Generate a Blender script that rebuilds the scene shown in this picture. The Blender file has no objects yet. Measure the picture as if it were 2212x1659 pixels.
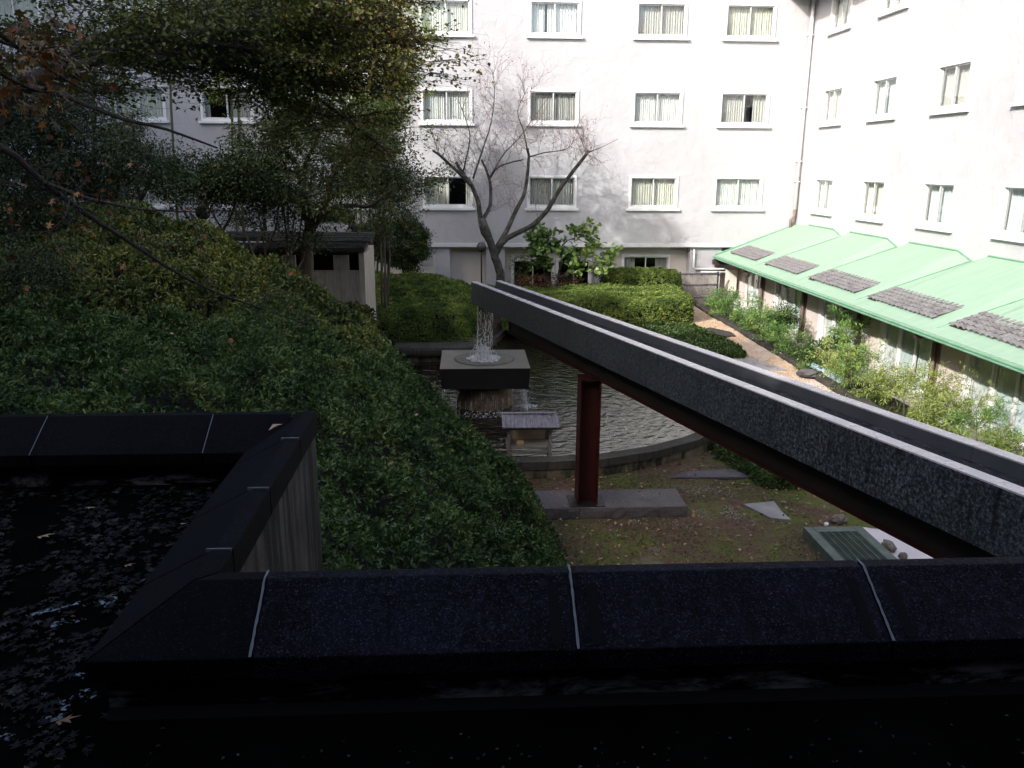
import bpy, math, random
import numpy as np
from mathutils import Vector, Matrix
R = math.radians
SC = bpy.context.scene
COL = SC.collection
RNG = np.random.default_rng(7)
# ---------------------------------------------------------------- camera
cam_d = bpy.data.cameras.new('camera'); cam = bpy.data.objects.new('camera', cam_d); COL.objects.link(cam)
SC.camera = cam
F_, CX_, CY_ = 1790.0, 1106.0, 829.5           # focal length and centre in the units of the measured picture (2212 wide)
PITCH, YAW, ROLL = R(14.75), R(3.2), R(0.35)
_f = np.array([math.sin(YAW)*math.cos(PITCH), math.cos(YAW)*math.cos(PITCH), -math.sin(PITCH)])
_r = np.array([math.cos(YAW), -math.sin(YAW), 0.0]); _u = np.cross(_r, _f)
_r2 = math.cos(ROLL)*_r + math.sin(ROLL)*_u; _u2 = math.cos(ROLL)*_u - math.sin(ROLL)*_r
cam.matrix_world = Matrix(((_r2[0], _u2[0], -_f[0], 0), (_r2[1], _u2[1], -_f[1], 0), (_r2[2], _u2[2], -_f[2], 0), (0, 0, 0, 1)))
cam_d.sensor_width = 36; cam_d.lens = 36*F_/2212; cam_d.clip_start = 0.05; cam_d.clip_end = 500
# ---------------------------------------------------------------- light
SUN = np.array([1.0, 0.90, -0.80])             # travel direction of the sunlight
world = bpy.data.worlds.new('World'); SC.world = world; world.use_nodes = True
wn = world.node_tree.nodes; wl = world.node_tree.links
sky = wn.new('ShaderNodeTexSky'); sky.sky_type = 'NISHITA'; sky.sun_disc = False
sky.sun_elevation = math.atan2(-SUN[2], math.hypot(SUN[0], SUN[1])); sky.sun_rotation = math.atan2(-SUN[0], -SUN[1]) % (2*math.pi)
sky.air_density = 0.8; sky.dust_density = 3.0; sky.ozone_density = 0.4
bg = wn['Background']; bg.inputs[1].default_value = 0.15
wl.new(sky.outputs[0], bg.inputs[0])
sun_d = bpy.data.lights.new('sun', 'SUN'); sun = bpy.data.objects.new('sun', sun_d); COL.objects.link(sun)
sun_d.energy = 2.05; sun_d.angle = R(0.55); sun_d.color = (1.0, 0.965, 0.92)
sun.rotation_euler = Vector(SUN).to_track_quat('-Z', 'Y').to_euler()
SC.view_settings.view_transform = 'Standard'; SC.view_settings.look = 'None'
SC.view_settings.gamma = 1; SC.view_settings.use_curve_mapping = False
SC.view_settings.exposure = 1.36
SC.cycles.max_bounces = 8; SC.cycles.transparent_max_bounces = 12
SC.cycles.caustics_reflective = False; SC.cycles.caustics_refractive = False
SC.cycles.sample_clamp_indirect = 4.0

def at(x, y, Y):                                # point at distance Y into the courtyard seen at (x, y) of the measured picture
    d = _f + _r2*(x-CX_)/F_ - _u2*(y-CY_)/F_
    return d*(Y/d[1])
def atz(x, y, z):
    d = _f + _r2*(x-CX_)/F_ - _u2*(y-CY_)/F_
    return d*(z/d[2])
# ---------------------------------------------------------------- materials
def sRGB(r, g, b):
    f = lambda c: c/12.92 if c <= .04045 else ((c+.055)/1.055)**2.4
    return (f(r/255), f(g/255), f(b/255))
class NT:
    def __init__(s, name):
        s.m = bpy.data.materials.new(name); s.m.use_nodes = True; s.t = s.m.node_tree
        s.p = s.t.nodes['Principled BSDF']; s.o = s.t.nodes['Material Output']
    def n(s, typ, **kw):
        nd = s.t.nodes.new(typ)
        for k, v in kw.items():
            if k.startswith('i_'):
                key = k[2:]; nd.inputs[int(key) if key.isdigit() else key.replace('_', ' ')].default_value = v
            else: setattr(nd, k, v)
        return nd
    def l(s, a, b): s.t.links.new(a, b)
    def coord(s, kind='Object', scale=(1, 1, 1)):
        if kind == 'World': out = s.n('ShaderNodeNewGeometry').outputs['Position']
        else: out = s.n('ShaderNodeTexCoord').outputs[kind]
        mp = s.n('ShaderNodeMapping'); mp.inputs['Scale'].default_value = scale
        s.l(out, mp.inputs['Vector']); return mp.outputs['Vector']
    def noise(s, vec, scale, detail=4, rough=.55, dist=0):
        nd = s.n('ShaderNodeTexNoise'); nd.inputs['Scale'].default_value = scale; nd.inputs['Detail'].default_value = detail
        nd.inputs['Roughness'].default_value = rough; nd.inputs['Distortion'].default_value = dist
        s.l(vec, nd.inputs['Vector']); return nd.outputs['Fac']
    def ramp(s, fac, stops):
        nd = s.n('ShaderNodeValToRGB'); e = nd.color_ramp.elements
        while len(e) < len(stops): e.new(0.5)
        for el, (p, c) in zip(e, stops):
            el.position = p; el.color = (c, c, c, 1) if isinstance(c, (int, float)) else (*c[:3], 1)
        s.l(fac, nd.inputs['Fac']); return nd.outputs['Color']
    def mix(s, fac, a, b, mode='MIX'):
        nd = s.n('ShaderNodeMix', data_type='RGBA', blend_type=mode)
        for i, v in ((0, fac), (6, a), (7, b)):
            if isinstance(v, (int, float)): nd.inputs[i].default_value = v if i == 0 else (v, v, v, 1)
            elif isinstance(v, tuple): nd.inputs[i].default_value = (*v[:3], 1)
            else: s.l(v, nd.inputs[i])
        return nd.outputs[2]
    def color(s, v):
        if isinstance(v, tuple): s.p.inputs['Base Color'].default_value = (*v[:3], 1)
        else: s.l(v, s.p.inputs['Base Color'])
    def set(s, **kw):
        for k, v in kw.items():
            k = k.replace('_', ' ')
            if hasattr(v, 'links') or hasattr(v, 'is_linked'): s.l(v, s.p.inputs[k])
            else: s.p.inputs[k].default_value = v
        return s
    def bump(s, h, strength=.3, dist=.02, prev=None):
        nd = s.n('ShaderNodeBump'); nd.inputs['Strength'].default_value = strength; nd.inputs['Distance'].default_value = dist
        s.l(h, nd.inputs['Height'])
        if prev is not None: s.l(prev, nd.inputs['Normal'])
        s.l(nd.outputs[0], s.p.inputs['Normal']); return nd.outputs[0]
M = {}
def speck(name, a, b, scale=8, rough=.7, bump=.3, bd=.01, scale2=None, vec='World', sc=(1, 1, 1), lo=.35, hi=.65, spec=.5, fine=90, metallic=0):
    t = NT(name); v = t.coord(vec, sc)
    n1 = t.noise(v, scale, 6); c = t.mix(t.ramp(n1, [(lo, 0.0), (hi, 1.0)]), a, b)
    n2 = t.noise(v, fine, 3, .7)
    c = t.mix(.35, c, t.mix(t.ramp(n2, [(.3, .0), (.7, 1.0)]), tuple(x*.6 for x in a), tuple(min(1, x*1.35) for x in b)))
    t.color(c); t.set(Roughness=rough, Specular_IOR_Level=spec, Metallic=metallic)
    if bump: t.bump(n2, bump, bd)
    M[name] = t.m; return t
def plain(name, c, rough=.5, **kw):
    t = NT(name); t.color(c); t.set(Roughness=rough, **kw); M[name] = t.m; return t
def foliage(name, cols, rough=.45, spec=.4, trans=.25):
    t = NT(name); at_ = t.n('ShaderNodeAttribute', attribute_name='tint')
    k = len(cols); c = t.ramp(at_.outputs['Fac'], [(i/(k-1), cols[i]) for i in range(k)])
    t.color(c); t.set(Roughness=rough, Specular_IOR_Level=spec)
    if trans:
        tr = t.n('ShaderNodeBsdfTranslucent'); t.l(t.mix(1.0, c, (.95, 1, .5), 'MULTIPLY'), tr.inputs[0])
        mx = t.n('ShaderNodeMixShader'); mx.inputs[0].default_value = trans
        t.l(t.p.outputs[0], mx.inputs[1]); t.l(tr.outputs[0], mx.inputs[2]); t.l(mx.outputs[0], t.o.inputs[0])
    M[name] = t.m; return t
# walls
t = NT('render_wall'); v = t.coord('World')
n1 = t.noise(v, .45, 5, .6); n2 = t.noise(v, 2.6, 6, .6, .6); n3 = t.noise(v, 45, 3, .6)
c = t.mix(t.ramp(n1, [(.3, 0.), (.7, 1.)]), (.535, .53, .548), (.45, .445, .462))
c = t.mix(t.ramp(n2, [(.52, 0.), (.78, .32)]), c, (.36, .355, .375)); nst = t.noise(t.coord('World', (2.6, 2.6, .22)), 1.5, 5, .65); c = t.mix(t.ramp(nst, [(.55, 0.), (.8, .28)]), c, (.37, .355, .36))
t.color(c); t.set(Roughness=.85, Specular_IOR_Level=.25)
b0 = t.bump(n2, .55, .05); t.bump(n3, .25, .006, b0); M['render_wall'] = t.m
t = speck('base_wall', (.60, .56, .50), (.66, .62, .57), 1.2, .9, .2, .005, fine=60)
speck('white_paint', (.80, .80, .80), (.84, .84, .84), 6, .45, .05, .002)
speck('ledge_paint', (.62, .62, .63), (.72, .72, .73), 2, .6, .1, .003)
speck('alu', (.70, .71, .72), (.78, .78, .79), 20, .35, .03, .001, metallic=.2)
# glass: real clear pane
t = NT('window_glass'); t.color((.9, .95, .95)); g = t.n('ShaderNodeBsdfGlossy'); g.inputs['Roughness'].default_value = .02; g.inputs['Color'].default_value = (1, 1, 1, 1)
tp = t.n('ShaderNodeBsdfTransparent'); tp.inputs['Color'].default_value = (.95, .97, .96, 1)
lw = t.n('ShaderNodeLayerWeight'); lw.inputs['Blend'].default_value = .5; pw = t.n('ShaderNodeMath', operation='POWER'); pw.inputs[1].default_value = 4.0; t.l(lw.outputs['Facing'], pw.inputs[0])
ma = t.n('ShaderNodeMath', operation='MULTIPLY_ADD'); ma.inputs[1].default_value = .9; ma.inputs[2].default_value = .05; t.l(pw.outputs[0], ma.inputs[0]); mx = t.n('ShaderNodeMixShader')
t.l(ma.outputs[0], mx.inputs[0]); t.l(tp.outputs[0], mx.inputs[1]); t.l(g.outputs[0], mx.inputs[2]); t.l(mx.outputs[0], t.o.inputs[0]); M['window_glass'] = t.m
def cloth(name, a, b):
    t = NT(name); v = t.coord('World'); n = t.noise(v, 3, 3); t.color(t.mix(n, a, b)); t.set(Roughness=.9, Specular_IOR_Level=.1); M[name] = t.m
cloth('curtain_cream', (.66, .65, .58), (.73, .72, .65)); cloth('curtain_white', (.74, .74, .73), (.80, .80, .79)); cloth('curtain_grey', (.50, .49, .47), (.57, .56, .54))
cloth('curtain_blue', (.62, .68, .71), (.68, .73, .75))
plain('dark_room', (.018, .016, .018), .9)
speck('brown_paint', (.16, .115, .10), (.22, .16, .14), 5, .5, .05, .002)
speck('pink_wall', (.66, .57, .53), (.74, .65, .61), 2, .75, .1, .003)
speck('dark_brown', (.035, .025, .022), (.06, .045, .04), 5, .6, .1, .003)
t = NT('green_roof'); v = t.coord('World', (1.0, 6, 1)); n1 = t.noise(v, 1.3, 5, .6); v2 = t.coord('World'); n2 = t.noise(v2, 1.1, 4); n3 = t.noise(v2, 60, 2)
c = t.mix(t.ramp(n1, [(.3, 0.), (.75, 1.)]), (.26, .395, .285), (.315, .45, .335)); c = t.mix(t.ramp(n2, [(.5, 0.), (.8, .5)]), c, (.30, .44, .33))
t.color(c); t.set(Roughness=.55, Specular_IOR_Level=.3); t.bump(n3, .05, .003); M['green_roof'] = t.m
speck('green_trim', (.10, .25, .15), (.19, .38, .25), 6, .5, .1, .003)
t = NT('roof_tile'); oi = t.n('ShaderNodeObjectInfo'); v = t.coord('World'); n1 = t.noise(v, 9, 4)
c = t.mix(oi.outputs['Random'], (.12, .115, .12), (.20, .185, .18)); c = t.mix(t.ramp(n1, [(.4, 0.), (.7, .7)]), c, (.235, .235, .245)); t.color(c); t.set(Roughness=.42); t.bump(n1, .2, .004); M['roof_tile'] = t.m
# stones and concrete
t = NT('granite'); v = t.coord('World'); n1 = t.n('ShaderNodeTexVoronoi'); n1.inputs['Scale'].default_value = 55; t.l(v, n1.inputs['Vector'])
n2 = t.noise(v, 36, 5, .85); n3 = t.noise(v, 1.4, 4); nv = t.noise(t.coord('World', (6, 6, .8)), 2.2, 5)
c = t.ramp(n2, [(.40, (.006, .008, .011)), (.5, (.032, .040, .050)), (.60, (.13, .15, .17))])
c = t.mix(t.ramp(n3, [(.35, .0), (.75, .4)]), c, (.024, .029, .036))
c = t.mix(t.ramp(nv, [(.56, 0.), (.70, .8)]), c, (.006, .007, .009))
t.color(c); t.set(Roughness=.42, Specular_IOR_Level=.4); t.bump(n2, .35, .004); M['granite'] = t.m
t = NT('granite_top_sunlit'); v = t.coord('World'); n1 = t.noise(v, 3, 4); n2 = t.noise(v, 60, 3, .8); 
t.color(t.mix(t.ramp(n2, [(.35, 0.), (.65, 1.)]), (.46, .44, .46), (.60, .58, .60))); t.set(Roughness=t.ramp(n1, [(.3, .16), (.7, .34)]), Specular_IOR_Level=.8); t.bump(n1, .08, .01); M['granite_top_sunlit'] = t.m  # rim tops paler than the sides, sunlight put into the colour
def concrete(name, a, b, c3, streak=.5, rough=.85, spec=.3, sv=(9, 9, .7), th=.5):
    t = NT(name); v = t.coord('World'); n1 = t.noise(v, 2.5, 6, .65); nv = t.noise(t.coord('World', sv), 1.6, 6, .7); n2 = t.noise(v, 110, 3, .8)
    c = t.mix(t.ramp(n1, [(.35, 0.), (.65, 1.)]), a, b); c = t.mix(t.ramp(nv, [(th, 0.), (th+.12, streak)]), c, c3)
    c = t.mix(t.ramp(n2, [(.62, 0.), (.72, .5)]), c, tuple(min(1, x*4+.02) for x in b)); t.color(c); t.set(Roughness=rough, Specular_IOR_Level=spec); t.bump(n2, .5, .006); M[name] = t.m; return t
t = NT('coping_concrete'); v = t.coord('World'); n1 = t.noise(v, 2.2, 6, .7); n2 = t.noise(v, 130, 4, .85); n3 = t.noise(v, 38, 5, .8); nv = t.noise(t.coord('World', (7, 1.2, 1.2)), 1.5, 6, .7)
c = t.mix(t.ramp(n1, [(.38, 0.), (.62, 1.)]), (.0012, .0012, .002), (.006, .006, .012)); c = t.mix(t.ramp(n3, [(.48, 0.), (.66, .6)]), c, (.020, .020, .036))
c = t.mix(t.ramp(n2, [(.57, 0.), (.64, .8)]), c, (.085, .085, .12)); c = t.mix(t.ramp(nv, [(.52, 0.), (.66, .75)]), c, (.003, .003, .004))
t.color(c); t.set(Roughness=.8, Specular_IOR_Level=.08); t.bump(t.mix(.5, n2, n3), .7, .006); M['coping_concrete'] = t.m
t = NT('coping_shaded'); v = t.coord('World'); n1 = t.noise(v, 2.2, 6, .7); n2 = t.noise(v, 130, 4, .85); n3 = t.noise(v, 38, 5, .8); nv = t.noise(t.coord('World', (7, 1.2, 1.2)), 1.5, 6, .7)  # darker copy of coping_concrete, shade on the left copings painted into the colour
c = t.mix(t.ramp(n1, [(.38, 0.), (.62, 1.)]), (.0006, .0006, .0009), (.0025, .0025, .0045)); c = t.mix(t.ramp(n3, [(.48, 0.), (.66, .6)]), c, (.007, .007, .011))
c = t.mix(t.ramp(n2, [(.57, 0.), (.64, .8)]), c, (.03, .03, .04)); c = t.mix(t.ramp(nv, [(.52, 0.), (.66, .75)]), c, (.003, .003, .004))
t.color(c); t.set(Roughness=.8, Specular_IOR_Level=.08); t.bump(t.mix(.5, n2, n3), .7, .006); M['coping_shaded'] = t.m
concrete('stained_concrete', (.03, .028, .03), (.085, .08, .085), (.004, .004, .004), .98, sv=(5, 5, .4), th=.44)
concrete('board_concrete', (.40, .365, .32), (.50, .46, .41), (.22, .195, .17), .5)
concrete('pond_concrete', (.10, .088, .062), (.22, .185, .125), (.014, .013, .011), .9, sv=(2.2, 2.2, .8), th=.46)
concrete('kerb_concrete', (.035, .032, .028), (.075, .068, .058), (.015, .014, .012), .6)
t = NT('peeling_wall'); v = t.coord('World'); n1 = t.noise(t.coord('World', (1.2, 1.2, 4)), 1.8, 7, .75, .5); n2 = t.noise(v, 40, 3)
c = t.mix(t.ramp(n1, [(.50, 0.), (.62, 1.)]), (.0015, .0015, .002), (.15, .155, .19)); t.color(c); t.set(Roughness=.9, Specular_IOR_Level=.1); t.bump(n1, .3, .01); M['peeling_wall'] = t.m
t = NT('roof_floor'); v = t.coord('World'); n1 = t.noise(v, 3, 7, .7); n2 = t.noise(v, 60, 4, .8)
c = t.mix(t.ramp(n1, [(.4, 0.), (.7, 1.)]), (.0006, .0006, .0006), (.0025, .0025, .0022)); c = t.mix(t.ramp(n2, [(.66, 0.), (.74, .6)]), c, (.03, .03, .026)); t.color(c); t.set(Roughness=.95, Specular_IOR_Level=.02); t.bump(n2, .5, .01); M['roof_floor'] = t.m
plain('sealant', (.13, .15, .17), .8); plain('sealant_dark', (.0035, .0035, .004), .9, Specular_IOR_Level=.15)
t = NT('moss_ground'); v = t.coord('World'); n1 = t.noise(v, .9, 6, .65); n2 = t.noise(v, 14, 6, .8); n3 = t.noise(v, 70, 3, .8); n4 = t.noise(v, .55, 5, .7)
c = t.mix(t.ramp(n2, [(.3, 0.), (.7, 1.)]), (.035, .021, .013), (.21, .145, .10)); c = t.mix(t.ramp(n1, [(.47, 0.), (.58, .85)]), c, t.mix(n2, (.045, .06, .012), (.19, .22, .055)))
c = t.mix(t.ramp(n4, [(.60, 0.), (.72, .5)]), c, (.30, .28, .26)); t.color(c); t.set(Roughness=.95, Specular_IOR_Level=.15); hh = t.mix(.5, n2, n3); t.bump(hh, .9, .03); M['moss_ground'] = t.m
t = NT('sandy_gravel'); v = t.coord('World'); vo = t.n('ShaderNodeTexVoronoi'); vo.inputs['Scale'].default_value = 26; t.l(v, vo.inputs['Vector']); n1 = t.noise(v, .8, 5); n2 = t.noise(v, 30, 4, .8)
c = t.mix(t.ramp(n2, [(.3, 0.), (.7, 1.)]), (.35, .22, .12), (.72, .55, .40)); c = t.mix(t.ramp(n1, [(.45, 0.), (.65, .7)]), c, (.62, .56, .50)); t.color(c); t.set(Roughness=.95, Specular_IOR_Level=.1); t.bump(vo.outputs['Distance'], .8, .02); M['sandy_gravel'] = t.m
speck('leaf_shade_soil', (.002, .002, .0015), (.005, .004, .003), 5, .95, .8, .03, fine=30)  # near-black soil, shade under the azalea leaves painted in
speck('soil', (.018, .013, .008), (.05, .036, .022), 5, .95, .8, .03, fine=30)
speck('apron', (.50, .48, .43), (.62, .60, .55), 1.5, .85, .2, .005)
speck('flat_stone', (.20, .19, .19), (.38, .355, .35), 4, .8, .4, .01)
speck('plinth_stone', (.055, .048, .052), (.13, .115, .12), 3, .8, .7, .02, fine=35)
speck('rock', (.10, .085, .07), (.24, .21, .18), 6, .8, .8, .03, fine=20)
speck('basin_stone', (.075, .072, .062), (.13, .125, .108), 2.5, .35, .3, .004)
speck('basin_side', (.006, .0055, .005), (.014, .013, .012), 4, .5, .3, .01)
speck('pedestal_stone', (.05, .038, .026), (.20, .145, .095), 5, .5, .8, .03, fine=22)
speck('granite_smooth', (.055, .062, .075), (.085, .095, .11), 3, .3, .1, .002, spec=.5)
speck('rust_steel', (.016, .005, .005), (.034, .009, .008), 4, .6, .1, .003, spec=.2)
speck('red_steel', (.034, .006, .006), (.055, .009, .008), 4, .5, .1, .003)
speck('dark_steel', (.008, .006, .006), (.018, .011, .010), 4, .6, .1, .003)
speck('white_sheet', (.62, .57, .60), (.72, .67, .69), 2.5, .6, .3, .02)
speck('green_metal', (.05, .075, .062), (.13, .17, .145), 6, .6, .3, .005)
speck('blue_board', (.42, .58, .66), (.50, .66, .73), 2, .5, .05, .002)
speck('grey_wood', (.10, .10, .12), (.30, .29, .34), 5, .8, .5, .01, sc=(8, 1.2, 1.2))
speck('pale_wood', (.36, .29, .20), (.50, .42, .31), 4, .75, .2, .005)
speck('post_wood', (.13, .12, .11), (.24, .22, .20), 6, .8, .4, .006, sc=(4, 4, .6))
speck('shingle', (.012, .012, .010), (.055, .055, .046), 9, .95, .8, .02, fine=35)
speck('bamboo_cane', (.26, .24, .21), (.42, .39, .35), 6, .6, .2, .003)
speck('bark', (.045, .033, .025), (.12, .095, .075), 7, .9, .9, .03, sc=(2, 2, .5), fine=30)
speck('dark_bark', (.012, .010, .009), (.035, .03, .026), 7, .9, .9, .03, sc=(2, 2, .5), fine=30)
speck('cherry_bark', (.02, .018, .016), (.095, .095, .08), 5, .85, .9, .03, fine=24, lo=.45, hi=.6)
plain('twig', (.22, .165, .155), .8); plain('green_cane', (.07, .09, .025), .5)
plain('globe', (.16, .14, .16), .25, Specular_IOR_Level=.7); plain('black_metal', (.012, .012, .014), .4)
plain('bread', (.62, .42, .20), .9); plain('cream_box', (.72, .68, .60), .5)
# water
def water(name, base, rough, mk):
    t = NT(name); t.color(base); t.set(Roughness=rough, IOR=1.5, Specular_IOR_Level=1.0); mk(t); M[name] = t.m
def ripples(t):
    g = t.n('ShaderNodeNewGeometry'); mp = t.n('ShaderNodeMapping'); mp.inputs['Location'].default_value = (-.36, -16.85, 0)
    t.l(g.outputs['Position'], mp.inputs['Vector'])
    nz = t.noise(mp.outputs[0], 1.1, 3, .6); 
    wv = t.n('ShaderNodeTexWave', wave_type='RINGS', rings_direction='SPHERICAL'); wv.inputs['Scale'].default_value = 2.3; wv.inputs['Distortion'].default_value = 5.0; wv.inputs['Detail'].default_value = 1; wv.inputs['Detail Scale'].default_value = 1.6
    t.l(mp.outputs[0], wv.inputs['Vector'])
    n2 = t.noise(t.coord('World', (1, 2.1, 1)), 2.4, 1.2, .5, 1.1)
    n5 = t.noise(t.coord('World', (1, 1.5, 1)), 8, 1.0, .5, .8); hh = t.mix(.16, t.mix(.78, wv.outputs['Fac'], n2), n5); t.bump(hh, 1.0, .030)
water('pond_water', (.014, .012, .008), .02, ripples)
def flow(t):
    n2 = t.noise(t.coord('World', (3, 2, 1)), 5, 4, .7, 1.5); t.bump(n2, 1.0, .07)
water('channel_water', (.010, .010, .016), .06, flow)
def still(t): t.bump(t.noise(t.coord('World'), 9, 4, .6, 1), .5, .01)
def pud(t):
    still(t); tp = t.n('ShaderNodeBsdfTransparent'); mx = t.n('ShaderNodeMixShader'); n = t.noise(t.coord('World'), 13, 6, .8); t.l(t.ramp(n, [(.57, 0.), (.60, 1.)]), mx.inputs[0]); t.l(tp.outputs[0], mx.inputs[1]); t.l(t.p.outputs[0], mx.inputs[2]); t.l(mx.outputs[0], t.o.inputs[0])
water('puddle_water', (.006, .006, .008), .02, pud)
plain('fillet', (.007, .007, .0075), .9, Specular_IOR_Level=.03)
water('basin_water', (.10, .10, .10), .05, lambda t: t.bump(t.noise(t.coord('World'), 12, 4, .6, 2), 1.0, .03))
t = NT('foam'); t.color((.80, .84, .92)); t.set(Roughness=.5, Subsurface_Weight=0.0); tp = t.n('ShaderNodeBsdfTransparent'); mx = t.n('ShaderNodeMixShader')
n = t.noise(t.coord('World'), 55, 4, .7); t.l(t.ramp(n, [(.44, 0.), (.60, 1.)]), mx.inputs[0]); t.l(tp.outputs[0], mx.inputs[1]); t.l(t.p.outputs[0], mx.inputs[2]); t.l(mx.outputs[0], t.o.inputs[0]); M['foam'] = t.m
t = NT('falling_water_drops'); t.color((.85, .88, .92)); t.set(Roughness=.12, Specular_IOR_Level=1.0); tp = t.n('ShaderNodeBsdfTransparent'); mx = t.n('ShaderNodeMixShader'); mx.inputs[0].default_value = .55
t.l(tp.outputs[0], mx.inputs[1]); t.l(t.p.outputs[0], mx.inputs[2]); t.l(mx.outputs[0], t.o.inputs[0]); M['falling_water_drops'] = t.m
t = NT('water_sheet'); t.color((.25, .27, .22)); t.set(Roughness=.08, Specular_IOR_Level=1.0); tp = t.n('ShaderNodeBsdfTransparent'); mx = t.n('ShaderNodeMixShader')
n = t.noise(t.coord('World', (14, 14, 1.2)), 3, 4, .7); t.l(t.ramp(n, [(.35, .06), (.7, .38)]), mx.inputs[0]); t.l(tp.outputs[0], mx.inputs[1]); t.l(t.p.outputs[0], mx.inputs[2]); t.l(mx.outputs[0], t.o.inputs[0]); t.bump(n, .6, .02); M['water_sheet'] = t.m
# foliage
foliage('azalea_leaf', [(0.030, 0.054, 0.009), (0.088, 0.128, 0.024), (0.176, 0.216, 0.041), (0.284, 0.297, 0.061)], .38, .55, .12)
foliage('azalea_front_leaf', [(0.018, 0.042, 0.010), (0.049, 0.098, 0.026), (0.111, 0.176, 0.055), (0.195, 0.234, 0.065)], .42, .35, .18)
foliage('hedge_leaf', [(0.051, 0.092, 0.020), (0.119, 0.186, 0.040), (0.220, 0.295, 0.068), (0.405, 0.456, 0.101)], .5, .35, .2)
foliage('ivy_leaf', [(0.014, 0.036, 0.022), (0.028, 0.063, 0.034), (0.070, 0.126, 0.042)], .25, .7, .1)
foliage('maple_leaf', [(.045, .06, .014), (.08, .10, .022), (.14, .14, .035), (.20, .11, .035)], .5, .3, .3)
foliage('maple_dark_leaf', [(0.016, 0.029, 0.012), (0.029, 0.047, 0.018), (0.047, 0.062, 0.023), (0.078, 0.065, 0.023)], .5, .3, .2)
foliage('orange_leaf', [(.09, .035, .015), (.20, .08, .035), (.30, .14, .05), (.09, .08, .03)], .5, .3, .25)
foliage('broad_leaf', [(0.034, 0.057, 0.014), (0.068, 0.097, 0.024), (0.108, 0.142, 0.038), (0.149, 0.176, 0.054)], .45, .35, .2)
foliage('camellia_leaf', [(0.018, 0.037, 0.013), (0.037, 0.069, 0.020), (0.062, 0.100, 0.030), (0.350, 0.188, 0.025)], .45, .35, .15)
foliage('bright_leaf', [(.06, .11, .03), (.12, .20, .055), (.20, .29, .09), (.30, .36, .14)], .42, .45, .3)
foliage('nandina_leaf', [(0.084, 0.180, 0.048), (0.156, 0.300, 0.078), (0.264, 0.420, 0.132), (0.504, 0.504, 0.096)], .42, .4, .3)
foliage('bamboo_leaf', [(0.144, 0.216, 0.048), (0.264, 0.336, 0.084), (0.408, 0.480, 0.144), (0.576, 0.600, 0.240)], .45, .4, .35)
foliage('cover_leaf', [(.035, .065, .014), (.065, .115, .028), (.12, .18, .05)], .45, .4, .15)
foliage('dry_leaf', [(.06, .03, .018), (.14, .075, .04), (.28, .17, .10), (.42, .30, .20)], .7, .3, .05)
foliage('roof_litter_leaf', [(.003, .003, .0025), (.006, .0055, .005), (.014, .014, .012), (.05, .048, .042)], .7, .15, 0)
foliage('red_leaf', [(.20, .02, .01), (.30, .04, .02), (.16, .06, .03)], .5, .3, .1)
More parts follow.
